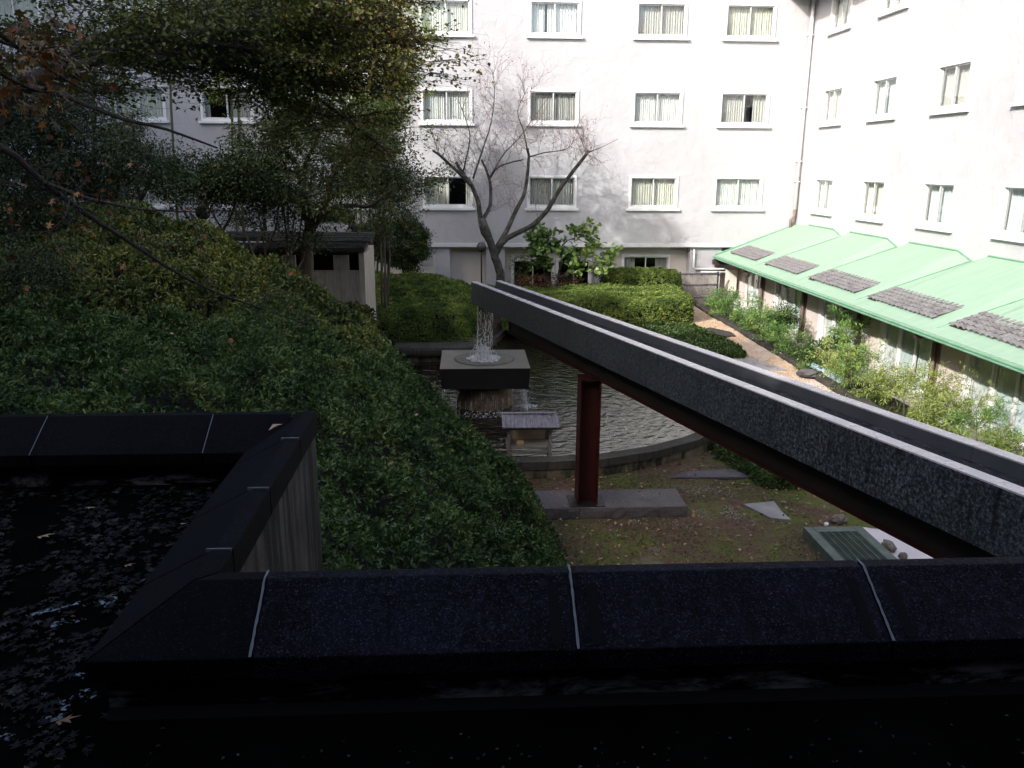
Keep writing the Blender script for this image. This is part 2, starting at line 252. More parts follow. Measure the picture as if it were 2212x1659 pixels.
# ---------------------------------------------------------------- building blocks
def link(o, parent=None):
    COL.objects.link(o)
    if parent is not None: o.parent = parent
    return o
def tag(o, label=None, cat=None, group=None, kind=None):
    if label: o['label'] = label
    if cat: o['category'] = cat
    if group: o['group'] = group
    if kind: o['kind'] = kind
    return o
def empty(name, loc=(0, 0, 0), label=None, cat=None, group=None, rz=0):
    o = bpy.data.objects.new(name, None); o.location = tuple(loc); o.rotation_euler.z = rz; o.empty_display_size = .2
    link(o); return tag(o, label, cat, group)
class MB:
    def __init__(s): s.v = []; s.f = []
    def add(s, vs, fs):
        k = len(s.v); s.v += [tuple(float(c) for c in p) for p in vs]; s.f += [tuple(i+k for i in f) for f in fs]; return s
    def box(s, x0, x1, y0, y1, z0, z1):
        vs = [(x, y, z) for z in (z0, z1) for y in (y0, y1) for x in (x0, x1)]
        return s.add(vs, [(0, 2, 3, 1), (4, 5, 7, 6), (0, 1, 5, 4), (2, 6, 7, 3), (0, 4, 6, 2), (1, 3, 7, 5)])
    def hexa(s, p): # 8 points: bottom ring 4, top ring 4
        return s.add(p, [(3, 2, 1, 0), (4, 5, 6, 7), (0, 1, 5, 4), (1, 2, 6, 5), (2, 3, 7, 6), (3, 0, 4, 7)])
    def prism(s, pts, z0, z1):
        n = len(pts); vs = [(x, y, z0) for x, y in pts] + [(x, y, z1) for x, y in pts]
        fs = [tuple(range(n-1, -1, -1)), tuple(range(n, 2*n))] + [(i, (i+1) % n, n+(i+1) % n, n+i) for i in range(n)]
        return s.add(vs, fs)
    def tube(s, pts, rad, n=6, cap=True):
        pts = [np.array(p, float) for p in pts]; m = len(pts)
        if not hasattr(rad, '__len__'): rad = [rad]*m
        vs = []; up = None
        for i, p in enumerate(pts):
            d = pts[min(i+1, m-1)]-pts[max(i-1, 0)]; d = d/(np.linalg.norm(d)+1e-9)
            if up is None: up = np.cross(d, [1, 0, 0] if abs(d[0]) < .8 else [0, 1, 0])
            a = up-d*(up@d); a /= np.linalg.norm(a)+1e-9; up = a; b = np.cross(d, a)
            for k in range(n):
                th = 2*math.pi*k/n; vs.append(p+(a*math.cos(th)+b*math.sin(th))*rad[i])
        fs = [(i*n+k, i*n+(k+1) % n, (i+1)*n+(k+1) % n, (i+1)*n+k) for i in range(m-1) for k in range(n)]
        if cap: fs += [tuple(range(n-1, -1, -1)), tuple((m-1)*n+k for k in range(n))]
        return s.add(vs, fs)
    def ball(s, c, r, sub=1, squash=(1, 1, 1), jit=0, rng=None):
        n, m = 10, 6; vs = [(c[0], c[1], c[2]-r*squash[2])]
        for i in range(1, m):
            ph = math.pi*i/m-math.pi/2
            for k in range(n):
                th = 2*math.pi*k/n; q = 1+(rng.uniform(-jit, jit) if rng is not None else 0)
                vs.append((c[0]+r*q*squash[0]*math.cos(ph)*math.cos(th), c[1]+r*q*squash[1]*math.cos(ph)*math.sin(th), c[2]+r*q*squash[2]*math.sin(ph)))
        vs.append((c[0], c[1], c[2]+r*squash[2])); top = len(vs)-1
        fs = [(0, 1+(k+1) % n, 1+k) for k in range(n)]
        fs += [(1+(i)*n+k, 1+i*n+(k+1) % n, 1+(i+1)*n+(k+1) % n, 1+(i+1)*n+k) for i in range(m-2) for k in range(n)]
        fs += [(top, 1+(m-2)*n+k, 1+(m-2)*n+(k+1) % n) for k in range(n)]
        return s.add(vs, fs)
    def mesh(s, name, mat, smooth=False, bevel=0):
        me = bpy.data.meshes.new(name); me.from_pydata(s.v, [], s.f)
        if mat: me.materials.append(M[mat])
        if smooth: me.polygons.foreach_set('use_smooth', [True]*len(me.polygons))
        me.update(); return me
    def build(s, name, mat, parent=None, smooth=False, bevel=0, loc=None):
        o = bpy.data.objects.new(name, s.mesh(name, mat, smooth))
        if bevel:
            b = o.modifiers.new('bevel', 'BEVEL'); b.width = bevel; b.segments = 2; b.limit_method = 'ANGLE'
        if loc is not None: o.location = tuple(loc)
        return link(o, parent)
def inst(me, name, parent=None, loc=(0, 0, 0), rot=(0, 0, 0), scale=(1, 1, 1)):
    o = bpy.data.objects.new(name, me); o.location = tuple(loc); o.rotation_euler = rot; o.scale = scale
    return link(o, parent)
def copy_tree(o, parent=None):
    c = o.copy(); link(c, parent)
    for ch in list(o.children): copy_tree(ch, c)
    return c
def norm(a): return a/(np.linalg.norm(a, axis=-1, keepdims=True)+1e-9)
def leaves(name, P, D, N, L, W, mat, parent=None, tint=None, fold=.25, shape='leaf', rng=RNG):
    """many small folded leaves: base point P, axis D, face normal N, length L, width W"""
    n = len(P); L = np.broadcast_to(L, (n,))[:, None]; W = np.broadcast_to(W, (n,))[:, None]
    D = norm(D); S = norm(np.cross(D, N)); N = norm(np.cross(S, D))
    if shape == 'leaf':
        q = np.stack([P, P+D*L*.5+S*W*.5+N*W*fold, P+D*L-N*L*.08, P+D*L*.5-S*W*.5+N*W*fold], 1)
        T = np.array([[0, 1, 2], [0, 2, 3]])
    elif shape == 'maple':       # five points round a centre
        pts = [P]
        for ang, ll in ((-2.0, .55), (-1.45, .28), (-1.0, .85), (-.5, .34), (0, 1.0), (.5, .34), (1.0, .85), (1.45, .28), (2.0, .55)):
            pts.append(P+(D*math.cos(ang)+S*math.sin(ang))*L*ll*.62+D*L*.3-N*L*.05*(ll > .5))
        q = np.stack(pts, 1); T = np.array([[0, i, i+1] for i in range(1, 9)])
    else:                        # round: six-sided
        pts = [P, P+D*L*.25+S*W*.42, P+D*L*.7+S*W*.42+N*W*fold*.5, P+D*L, P+D*L*.7-S*W*.42+N*W*fold*.5, P+D*L*.25-S*W*.42]
        q = np.stack(pts, 1); T = np.array([[0, 1, 2], [0, 2, 3], [0, 3, 4], [0, 4, 5]])
    k = q.shape[1]; nt = len(T)
    V = q.reshape(-1, 3).astype(np.float32); Fi = (T[None]+(np.arange(n)*k)[:, None, None]).reshape(-1).astype(np.int32)
    me = bpy.data.meshes.new(name); me.vertices.add(len(V)); me.vertices.foreach_set('co', V.ravel())
    me.loops.add(len(Fi)); me.loops.foreach_set('vertex_index', Fi); me.polygons.add(n*nt)
    me.polygons.foreach_set('loop_start', np.arange(n*nt, dtype=np.int32)*3)
    me.update(calc_edges=True)
    if tint is None: tint = rng.random(n)
    a = me.attributes.new('tint', 'FLOAT', 'POINT'); a.data.foreach_set('value', np.repeat(np.clip(tint, 0, 1), k).astype(np.float32))
    me.materials.append(M[mat]); o = bpy.data.objects.new(name, me)
    return link(o, parent)
def randdir(n, rng=RNG): return norm(rng.normal(size=(n, 3)))
def smooth_noise(X, Y, s, seed=0):
    r = np.random.default_rng(seed); out = np.zeros_like(X, float)
    for i in range(7):
        a, b = r.normal(size=2)*(1.6/s); out += np.sin(X*a*2+Y*b*2+r.random()*6.28)
    return out/3.2
def rosettes(name, P, N, per, L, W, mat, parent=None, spread=1.0, tint=None, up=.7, shape='leaf', rng=RNG, rise=0.0):
    """tufts of leaves round points P with surface normals N"""
    n = len(P); Pn = np.repeat(P, per, 0); Nn = np.repeat(N, per, 0)
    D = norm(Nn*up+randdir(n*per, rng)*spread); Nf = norm(Nn+.5*randdir(n*per, rng))
    Lr = L*rng.uniform(.65, 1.25, n*per)
    tt = np.repeat(tint if tint is not None else rng.random(n), per)+rng.normal(0, .12, n*per)
    return leaves(name, Pn+Nn*rise*rng.random((n*per, 1)), D, Nf, Lr, W*Lr/L, mat, parent, tt, shape=shape)
# ================================================================ ground
POND = [(-3.0, 13.05), (1.3, 13.05), (2.2, 13.15), (3.1, 13.5), (3.9, 14.0), (4.6, 14.65), (5.25, 15.6), (5.7, 17.0), (5.75, 19.0), (5.3, 21.3), (4.45, 23.7), (1.4, 25.0), (.35, 21.2), (-2.3, 21.2), (-2.9, 19.0), (-3.1, 16.0)]
def inside(poly, X, Y):
    r = np.zeros(np.shape(X), bool); n = len(poly)
    for i in range(n):
        x0, y0 = poly[i]; x1, y1 = poly[(i+1) % n]
        if y0 == y1: continue
        c = ((y0 > Y) != (y1 > Y)) & (X < (x1-x0)*(Y-y0)/(y1-y0)+x0); r ^= c
    return r
def offset(poly, d):
    n = len(poly); out = []
    for i in range(n):
        a, b, c = (np.array(poly[j % n]) for j in (i-1, i, i+1)); t1 = norm(b-a); t2 = norm(c-b)
        n1 = np.array([t1[1], -t1[0]]); n2 = np.array([t2[1], -t2[0]]); m = norm(n1+n2); out.append(tuple(b+m*d/max(.4, m@n1)))
    return out
def sstep(x, a, b): t = np.clip((x-a)/(b-a), 0, 1); return t*t*(3-2*t)
def ground_h(X, Y):
    h = -5.0+.5*np.maximum(sstep(X, 5.7, 6.6)*sstep(Y, 9, 13), sstep(Y, 15.5, 20))
    h = h+.55*sstep(Y, 24.8, 26.2)*(1-sstep(X, 6.6, 7.2))
    return h+.015*smooth_noise(X, Y, 1.2, 3)
kerb_out = offset(POND, .27)
xs = np.arange(-4, 7.75, .125); ys = np.arange(2.6, 28.01, .125); GX, GY = np.meshgrid(xs, ys)
GH = ground_h(GX, GY); GH[inside(offset(POND, .12), GX, GY)] = -5.25
def sheet(name, mask, mat, X=GX, Y=GY, H=GH, kind='structure'):
    ny, nx = X.shape; V = np.stack([X, Y, H], -1).reshape(-1, 3); mb = MB(); idx = np.arange(nx*ny).reshape(ny, nx)
    fm = mask[:-1, :-1]; q = np.stack([idx[:-1, :-1], idx[:-1, 1:], idx[1:, 1:], idx[1:, :-1]], -1)[fm]
    used = np.unique(q); re = -np.ones(nx*ny, int); re[used] = np.arange(len(used))
    mb.v = [tuple(p) for p in V[used]]; mb.f = [tuple(f) for f in re[q]]
    o = mb.build(name, mat, None, True); return tag(o, kind=kind)
gravel_mask = (GX > 5.2+.25*smooth_noise(GX, GY, .8, 5)) & (GY > 12.6) & (GX > 4.0)
soil_mask = (GY > 21.8) & (GX < 6.4) | (GX < -.5)
sheet('gravel_path', gravel_mask & ~soil_mask, 'sandy_gravel')
sheet('soil', soil_mask, 'soil'); sheet('moss_ground', ~gravel_mask & ~soil_mask, 'moss_ground')
tag(MB().box(-60, 60, -60, 60, -5.6, -5.36).build('ground', 'soil'), kind='structure')
tag(MB().box(7.78, 8.75, 4, 28, -5.3, -4.56).build('planting_bed', 'soil'), kind='structure')
tag(MB().box(8.75, 9.34, 4, 28, -5.3, -4.72).build('concrete_apron', 'apron'), kind='structure')
tag(MB().prism(offset(POND, .1), -4.93, -4.88).build('pond_water', 'pond_water'), kind='structure')
# pond wall
pw = empty('pond_wall', (1.3, 12.9, -5), 'low concrete wall around the pond, dark cap over stained beige face', 'pond wall')
def ring(i0, i1, din, dout, z0, z1):
    a = offset(POND, din); b = offset(POND, dout); n = len(POND); mb = MB()
    I = [i % n for i in range(i0, i1+1)]
    vs = []
    for i in I: vs += [(*a[i], z0), (*b[i], z0), (*b[i], z1), (*a[i], z1)]
    fs = []
    for k in range(len(I)-1):
        for j in range(4): fs.append((k*4+j, k*4+(j+1) % 4, (k+1)*4+(j+1) % 4, (k+1)*4+j))
    m = len(I)-1; fs += [(3, 2, 1, 0), (m*4, m*4+1, m*4+2, m*4+3)]
    return mb.add(vs, fs)
def fixn(o):
    import bmesh
    bm = bmesh.new(); bm.from_mesh(o.data); bmesh.ops.recalc_face_normals(bm, faces=bm.faces); bm.to_mesh(o.data); bm.free(); return o
PWI = Matrix.Translation((-1.3, -12.9, 5))
def put(o, parent):                      # parent an object built in world coordinates under an Empty
    o.parent = parent; o.matrix_parent_inverse = parent_inv(parent); return o
def parent_inv(p):
    return (Matrix.Translation(p.location) @ p.rotation_euler.to_matrix().to_4x4()).inverted()
for i in range(len(POND)):
    if i == 12: continue
    o = fixn(ring(i, i+1, .0, .27, -4.84, -4.70).build('kerb_cap', 'kerb_concrete')); put(o, pw)
    o = fixn(ring(i, i+1, .03, .25, -5.3, -4.843).build('wall_face', 'pond_concrete')); put(o, pw)
o = MB().box(-2.25, .42, 20.62, 21.34, -4.72, -4.46).build('stone_kerb', 'kerb_concrete', bevel=.09)
tag(o, 'long rounded dark stone slab along the far side of the pond, left of the square basin', 'stone slab')
tag(MB().box(-2.15, .35, 20.8, 21.3, -5.2, -4.72).build('slab_footing', 'pond_concrete'), 'beige footing under the long dark stone slab behind the pond', 'footing')
# ================================================================ hotel
WW, WH = 1.65, 1.06
def curtain(a, b, z0, z1, y, seed):
    r = np.random.default_rng(seed); n = int((b-a)/.018)+2; xs = np.linspace(a, b, n); w = r.uniform(.055, .09); ph = r.random()*6
    ds = .028*np.sin(2*math.pi*(xs-a)/w+ph+1.2*np.sin(xs*5+ph))+.012*np.sin(xs*31+ph)
    vs = [(x, y+d, z0+.01) for x, d in zip(xs, ds)]+[(x, y+d*.75, z1-.01) for x, d in zip(xs, ds)]
    return MB().add(vs, [(i, i+1, n+i+1, n+i) for i in range(n-1)])
def frame_mb(w, h, b, y0, y1):
    m = MB(); m.box(0, w, y0, y1, 0, b); m.box(0, w, y0, y1, h-b, h); m.box(0, b, y0, y1, b, h-b); m.box(w-b, w, y0, y1, b, h-b); return m
_mesh = {}
def mesh_once(key, fn):
    if key not in _mesh: _mesh[key] = fn()
    return _mesh[key]
def window(parent, loc, rz, w, h, seed, gap=None, mat=None, dark=False, sill=True, open_r=False):
    """a two-leaf sliding window: frame > sashes, panes, curtains, sill, room lining"""
    b = .075
    fr = inst(mesh_once(('fr', w, h), lambda: frame_mb(w, h, b, -.035, .13).mesh('window_frame', 'white_paint')), 'window', parent, loc, (0, 0, rz))
    if sill: inst(mesh_once(('sill', w), lambda: MB().box(-.07, w+.07, -.10, .02, -.075, -.003).mesh('sill', 'white_paint')), 'sill', fr)
    sw = (w-2*b)/2+.02; sh = h-2*b-.004
    def sash(): return frame_mb(sw, sh, .035, 0, .03).mesh('sash', 'alu')
    sm = mesh_once(('sash', sw, sh), sash); pm = mesh_once(('pane', sw, sh), lambda: MB().box(.035, sw-.035, .012, .018, .035, sh-.035).mesh('pane', 'window_glass'))
    for k, (x, y) in enumerate(((b+.002, .055), (w-b-sw-.002, .015))):
        inst(sm, 'sash', fr, (x, y, b+.002)); inst(pm, 'pane', fr, (x, y, b+.002))
    inst(mesh_once(('room', w, h), lambda: (lambda m: m.add([(b, .131, b), (w-b, .131, b), (w-b, .131, h-b), (b, .131, h-b), (b, 1.6, b), (w-b, 1.6, b), (w-b, 1.6, h-b), (b, 1.6, h-b)], [(4, 5, 6, 7), (0, 1, 5, 4), (2, 3, 7, 6), (1, 2, 6, 5), (3, 0, 4, 7)]))(MB()).mesh('room_lining', 'dark_room')), 'room_lining', fr)
    r = random.Random(seed); mat = mat or r.choice(['curtain_cream', 'curtain_white', 'curtain_grey', 'curtain_cream', 'curtain_white'])
    if not dark:
        mid = w/2+r.uniform(-.12, .12); g = gap or (mid-.005, mid+.005)
        curtain(b+.004, g[0], b, h-b, .185, seed).build('curtain', mat, fr); curtain(g[1], w-b-.004, b, h-b, .175, seed+50).build('curtain', mat, fr)
    return fr
def wall_grid(parent, name, u0, u1, z0, z1, holes, place, mat='render_wall'):
    us = sorted({u0, u1, *[h[0] for h in holes], *[h[1] for h in holes]}); zs = sorted({z0, z1, *[h[2] for h in holes], *[h[3] for h in holes]})
    mb = MB()
    for i in range(len(us)-1):
        for j in range(len(zs)-1):
            cu, cz = (us[i]+us[i+1])/2, (zs[j]+zs[j+1])/2
            if any(h[0] < cu < h[1] and h[2] < cz < h[3] for h in holes): continue
            mb.add([place(us[i], zs[j]), place(us[i+1], zs[j]), place(us[i+1], zs[j+1]), place(us[i], zs[j+1])], [(0, 1, 2, 3)])
    o = mb.build(name, mat); put(o, parent); return o
FY, WX = 28.0, 11.16
hotel = empty('hotel_building', (0, FY, -5.3), 'pale rendered hotel block with rows of white framed sliding windows facing the pond', 'hotel')
HP = (0, -0, 0)
cols = [8.27, 5.41, 2.02, -1.41, -4.83, -8.33, -11.05, -14.5]; rows = [3.97, 1.32, -1.35]
holes = []
sp = {(2, 0): dict(gap=(.52, .60), mat='curtain_white'), (3, 2): dict(gap=(.86, 1.42), mat='curtain_cream'), (0, 1): dict(gap=(.92, 1.17), mat='curtain_grey'), (5, 1): dict(gap=(.25, .95), mat='curtain_grey'), (1, 0): dict(mat='curtain_grey'), (2, 1): dict(mat='curtain_grey'), (3, 0): dict(mat='curtain_cream'), (1, 2): dict(mat='curtain_cream'), (0, 2): dict(mat='curtain_white'), (2, 2): dict(mat='curtain_grey')}
for i, x in enumerate(cols):
    for j, z in enumerate(rows):
        holes.append((x+.02, x+WW-.02, z+.02, z+WH-.02))
        window(hotel, (x, 0, z+5.3), 0, WW, WH, i*7+j, **sp.get((i, j), {}))
wall_grid(hotel, 'upper_wall', -22, WX, -2.50, 9, holes, lambda u, z: (u, FY, z))
put(MB().box(-22, WX, FY-.035, FY+.62, -2.63, -2.503).build('ledge', 'ledge_paint'), hotel)
put(MB().box(-22, 9.9, FY+.55, FY+.8, -5.4, -2.632).build('recessed_wall', 'base_wall'), hotel) if False else None
gh = [(1.54, 3.05, -4.2, -3.07), (3.1, 4.3, -4.2, -3.07), (5.36, 7.05, -3.95, -2.93), (7.02, 7.58, -2.80, -2.66)]
wall_grid(hotel, 'recessed_wall', -1.0, 11.1, -5.4, -2.632, gh, lambda u, z: (u, FY+.5, z), 'base_wall')
wall_grid(hotel, 'lower_wall', -22, -1.02, -5.4, -2.632, [(-2.6, -1.06, -3.36, -2.66)], lambda u, z: (u, FY+.12, z), 'base_wall')
for a, b in ((-1.02, -.54), (.67, 1.31), (4.36, 4.84), (7.62, 8.72)): put(MB().box(a, b, FY+.10, FY+.498, -5.4, -2.634).build('pier', 'render_wall'), hotel)
window(hotel, (1.54, .5, -4.2+5.3), 0, 1.5, 1.13, 91, dark=True, sill=False); window(hotel, (3.08, .5, -4.2+5.3), 0, 1.24, 1.13, 92, dark=True, sill=False)
window(hotel, (5.36, .5, -3.95+5.3), 0, 1.69, 1.02, 93, gap=(.50, 1.2), mat='curtain_grey', sill=False)
lv = put(frame_mb(1.54, .70, .04, -.02, .10).build('louvre', 'ledge_paint'), hotel); lv.data.transform(Matrix.Translation((-2.6, FY+.12, -3.36)))
for k in range(15):
    s = MB().hexa([(-2.555, FY+.105, -3.30+k*.041), (-1.105, FY+.105, -3.30+k*.041), (-1.105, FY+.16, -3.285+k*.041), (-2.555, FY+.16, -3.285+k*.041), (-2.555, FY+.105, -3.288+k*.041), (-1.105, FY+.105, -3.288+k*.041), (-1.105, FY+.16, -3.273+k*.041), (-2.555, FY+.16, -3.273+k*.041)]).build('louvre_slat', 'ledge_paint', lv)
    s.matrix_parent_inverse = lv.matrix_parent_inverse @ Matrix.Identity(4); s.matrix_parent_inverse = Matrix.Identity(4)
put(MB().box(-2.6, -1.06, FY+.22, FY+.24, -3.36, -2.66).build('vent_backing', 'dark_room'), hotel)
for k in range(5): put(MB().box(7.03, 7.57, FY+.48, FY+.53, -2.795+k*.028, -2.783+k*.028).build('vent_slat', 'ledge_paint'), hotel)
put(MB().box(7.02, 7.58, FY+.6, FY+.61, -2.82, -2.64).build('vent_backing', 'dark_room'), hotel)
# downpipe in the corner
dp = MB().tube([(11.04, 27.86, 8), (11.04, 27.86, -1.36)], .055, 12).build('downpipe', 'white_paint', None, True); put(dp, hotel)
o = MB().tube([(11.04, 27.86, -1.35), (11.04, 27.86, -1.58), (10.93, 27.84, -1.72), (10.93, 27.84, -1.98)], .05, 12).build('pipe_elbow', 'brown_paint', None, True); put(o, hotel)
o = MB().tube([(11.13, 27.93, -.3), (11.13, 27.93, -2.0)], .010, 6).build('conduit', 'brown_paint'); put(o, hotel)
for z in (4.1, 1.9, .2, -.45): put(MB().box(10.97, 11.11, 27.80, 27.99, z-.015, z+.015).build('pipe_bracket', 'ledge_paint'), hotel)
o = MB().tube([(7.75, 28.2, -2.66), (7.75, 28.02, -2.75), (7.75, 28.02, -3.30), (7.82, 28.02, -3.37), (8.75, 28.02, -3.37), (8.9, 28.02, -3.37)], .035, 8).build('white_pipe', 'white_paint', None, True); put(o, hotel)
o = MB().tube([(8.0, 27.97, -3.47), (9.0, 27.97, -3.47)], .025, 8).build('white_pipe', 'white_paint', None, True); put(o, hotel)
# right wing
wing = empty('hotel_wing', (WX, 12, -5.3), 'bright sunlit hotel wing running towards the viewer above the green roof', 'hotel')
wh = []
wz = [3.98, 1.30, -1.35]; wy = [26.66, 23.45, 20.2, 17.12, 13.95, 10.8, 7.6]
RW = 1.42
k = 0
for y in wy:
    for z in wz:
        wh.append((y-RW+.02, y-.02, z+.02, z+WH-.02)); k += 1
        r = random.Random(k); 
        window(wing, (0, y-12, z+5.3), -math.pi/2, RW, WH, 200+k, gap=((.62, .75) if (y, z) == (26.66, 3.98) else (.1, .2) if r.random() < .15 else None), mat=r.choice(['curtain_cream', 'curtain_white', 'curtain_blue', 'curtain_grey']))
wall_grid(wing, 'wing_wall', -1.4, 28.0, -5.4, 9, wh, lambda u, z: (WX, u, z)); 
put(MB().hexa([(10.26, -1.4, 5.22), (WX, -1.4, 5.35), (WX, 28, 5.35), (10.26, 28, 5.22), (10.26, -1.4, 5.36), (WX, -1.4, 5.6), (WX, 28, 5.6), (10.26, 28, 5.36)]).build('eave', 'dark_brown'), wing)
# unseen hotel wings enclosing the courtyard, roof heights shaped to keep sun off the pond
blk = empty('hotel_wing', (-19, 10, -5.3), 'pale hotel wing closing the courtyard along the left, out of the picture', 'hotel')
for a in ((-31, -19.0, 3.3, 27.9, -5.3, 13.75), (-31, -19.0, -1.2, 3.3, -5.3, 15.0), (-31, -19.0, -14.5, -1.2, -5.3, 15.6), (-31, -19.0, -28, -14.5, -5.3, 17.5)): put(MB().box(*a).build('wing_block', 'render_wall'), blk)
blk2 = empty('hotel_wing', (0, -1.6, -5.3), 'hotel wing behind the viewer, above the flat roof with the parapet', 'hotel')
put(MB().box(-18.9, 14, -9, -1.5, -5.3, 6.2).build('wing_block', 'dark_brown'), blk2)
# ================================================================ green roofed pavilion
pav = empty('garden_pavilion', (9.5, 18, -4.8), 'single storey wing with pale green metal roof, tile patches and glass doors', 'pavilion')
EX, EZ = 8.45, -2.93
def roof_z(X): return EZ+.03+(X-8.45)*(.90/2.71)
val = [24.44, 21.11, 17.84, 14.55, 11.25, 7.95, 4.65]
edges = [28.0]+val
for a, b in zip(edges[:-1], edges[1:]):
    far = a == 28.0; pts = []
    zr = lambda y, s: (WX, y, -1.83 if s else -1.98)
    prof = [(a, not far or True)]
    P = [(WX, a, -1.86 if far else -1.98), (WX, a-(1.15 if far else .58), -1.815), (WX, b+.55, -1.815), (WX, b, -1.98)]
    Q = [(8.62, a, roof_z(8.62)), (8.62, a-(1.15 if far else .58), roof_z(8.62)), (8.62, b+.55, roof_z(8.62)), (8.62, b, roof_z(8.62))]
    lo = [(x, y, z-.06) for x, y, z in P+Q]
    m = MB().add(P+Q+lo, [(0, 4, 5, 1), (1, 5, 6, 2), (2, 6, 7, 3), (8, 9, 13, 12), (9, 10, 14, 13), (10, 11, 15, 14), (0, 1, 9, 8), (1, 2, 10, 9), (2, 3, 11, 10), (4, 12, 13, 5), (5, 13, 14, 6), (6, 14, 15, 7), (0, 8, 12, 4), (3, 7, 15, 11)])
    rb = put(m.build('roof_bay', 'green_roof'), pav)
    f = MB().tube([(WX-.01, P[1][1], P[1][2]+.012), (WX-.01, P[2][1], P[2][2]+.012), (WX-.01, P[3][1], P[3][2]+.012)], .02, 5).build('flashing', 'green_trim', rb)
    f = MB().tube([(WX, b, -1.965), (8.63, b, roof_z(8.62)+.004)], .012, 5).build('valley_seam', 'green_trim', rb)
put(MB().hexa([(8.45, 4, EZ-.02), (8.618, 4, EZ+.02), (8.618, 27.98, EZ+.02), (8.45, 27.98, EZ-.02), (8.45, 4, EZ+.035), (8.618, 4, roof_z(8.618)), (8.618, 27.98, roof_z(8.618)), (8.45, 27.98, EZ+.035)]).build('eave_edge', 'green_roof'), pav)
for dx, dz, rr in ((-.035, -.01, .022), (-.07, -.045, .02)): put(MB().tube([(8.45+dx, 4, EZ+dz), (8.45+dx, 27.98, EZ+dz)], rr, 6).build('gutter_rim', 'green_trim'), pav)
put(MB().box(8.44, 9.36, 4, 27.99, EZ-.10, EZ-.05).build('soffit', 'brown_paint'), pav)
put(MB().hexa([(8.38, 27.86, EZ-.28), (9.4, 27.86, EZ-.28), (9.4, 27.99, EZ-.28), (8.38, 27.99, EZ-.28), (8.38, 27.86, EZ-.11), (9.4, 27.86, EZ-.11), (9.4, 27.99, EZ-.11), (8.38, 27.99, EZ-.11)]).build('fascia_end', 'dark_brown'), pav)
put(MB().tube([(8.45, 27.9, EZ+.05), (WX-.1, 27.93, -1.90)], .03, 6).build('verge_trim', 'green_trim'), pav)
for y in (24.9, 21.6, 18.1, 14.9): put(MB().box(8.42, 8.75, y-.02, y+.02, EZ-.17, EZ-.102).build('gutter_bracket', 'dark_brown'), pav)
# roof tiles
def tile_mesh():
    n = 7; vs = []; w, l = .165, .135
    for j, (x, dz) in enumerate(((0, .0), (l, .0))):
        for i in range(n+1):
            u = i/n; z = .020*math.sin(u*2*math.pi-.6)+.012*(u > .9); vs.append((x, -u*w, z+(.022 if j == 0 else .006)))
    vs += [(x, y, z-.018) for x, y, z in vs[:n+1]]
    fs = [(i, i+1, n+1+i+1, n+1+i) for i in range(n)]+[(i+1, i, 2*n+2+i, 2*n+2+i+1) for i in range(n)]
    return MB().add(vs, fs)
TM = tile_mesh(); tme = TM.mesh('tile', 'roof_tile')
slope = math.atan(.90/2.71)
for k, (ya, yb) in enumerate(((27.42, 24.92), (24.14, 21.66), (20.92, 18.25), (17.66, 15.0), (14.46, 11.8))):
    bed = MB().hexa([(8.80, yb, roof_z(8.80)+.003), (9.50, yb, roof_z(9.50)+.003), (9.50, ya, roof_z(9.50)+.003), (8.80, ya, roof_z(8.80)+.003), (8.80, yb, roof_z(8.80)+.012), (9.50, yb, roof_z(9.50)+.012), (9.50, ya, roof_z(9.50)+.012), (8.80, ya, roof_z(8.80)+.012)]).build('tile_bed', 'dark_brown')
    put(bed, pav); n = int((ya-yb)/.165); rng = random.Random(k); stuff = MB()
    for r_ in range(5):
        for c in range(n):
            x = 8.79+r_*.137*math.cos(slope)+rng.uniform(-.006, .006); y = ya-c*.165; z = roof_z(x)+.045+rng.uniform(-.003, .003)
            if k >= 2:
                inst(tme, 'tile', bed, (x, y, z), (rng.uniform(-.03, .03), -slope, rng.uniform(-.03, .03)))
            else:
                mt = Matrix.Translation((x, y, z)) @ Matrix.Rotation(-slope, 4, 'Y')
                stuff.add([mt @ Vector(p) for p in TM.v], TM.f)
    if k < 2: tag(stuff.build('tile', 'roof_tile', bed), kind='stuff')
# pavilion front
PX = 9.38
def pbox(name, mat, y0, y1, x0, x1, z0, z1, par=None):
    o = MB().box(x0, x1, y0, y1, z0, z1).build(name, mat); put(o, pav) if par is None else None
    return o
pbox('plinth', 'apron', 4, 27.98, PX-.06, PX+.3, -5.3, -4.56)
pbox('back_wall', 'dark_room', 4, 27.9, PX+1.2, PX+1.3, -5.3, -2.9)
def glazing(y1, y0, panes):              # from far edge y1 to near edge y0
    pbox('door_track', 'white_paint', y0, y1, PX-.08, PX+.06, -4.558, -4.47)
    w = (y1-y0)/len(panes)
    for i, c in enumerate(panes):
        ya = y1-i*w; yb = ya-w
        d = frame_mb(w, 1.42, .055, 0, .04).build('door_leaf', 'white_paint'); d.data.transform(Matrix.Rotation(-math.pi/2, 4, 'Z')); d.data.transform(Matrix.Translation((PX-.03+.02*(i % 2), ya, -4.465))); put(d, pav)
        g = MB().box(PX-.012+.02*(i % 2), PX-.006+.02*(i % 2), yb+.056, ya-.056, -4.41, -3.10).build('pane', 'window_glass', d)
        cm = curtain(0.02, w-.02, 0, 1.38, 0, i*3+int(y1*7)); o = cm.build('curtain', c, d); o.data.transform(Matrix.Rotation(-math.pi/2, 4, 'Z')); o.data.transform(Matrix.Translation((PX+.055, ya, -4.45)))
    pbox('transom', 'white_paint', y0, y1, PX-.05, PX+.05, -3.04, -2.985)
    pbox('head_panel', 'pink_wall', y0, y1, PX-.02, PX+.03, -2.983, -2.9)
glazing(27.2, 25.62, ['curtain_white', 'curtain_blue', 'curtain_blue'])
pbox('wall_panel', 'pink_wall', 27.2, 27.99, PX-.05, PX+.1, -4.558, -2.98)
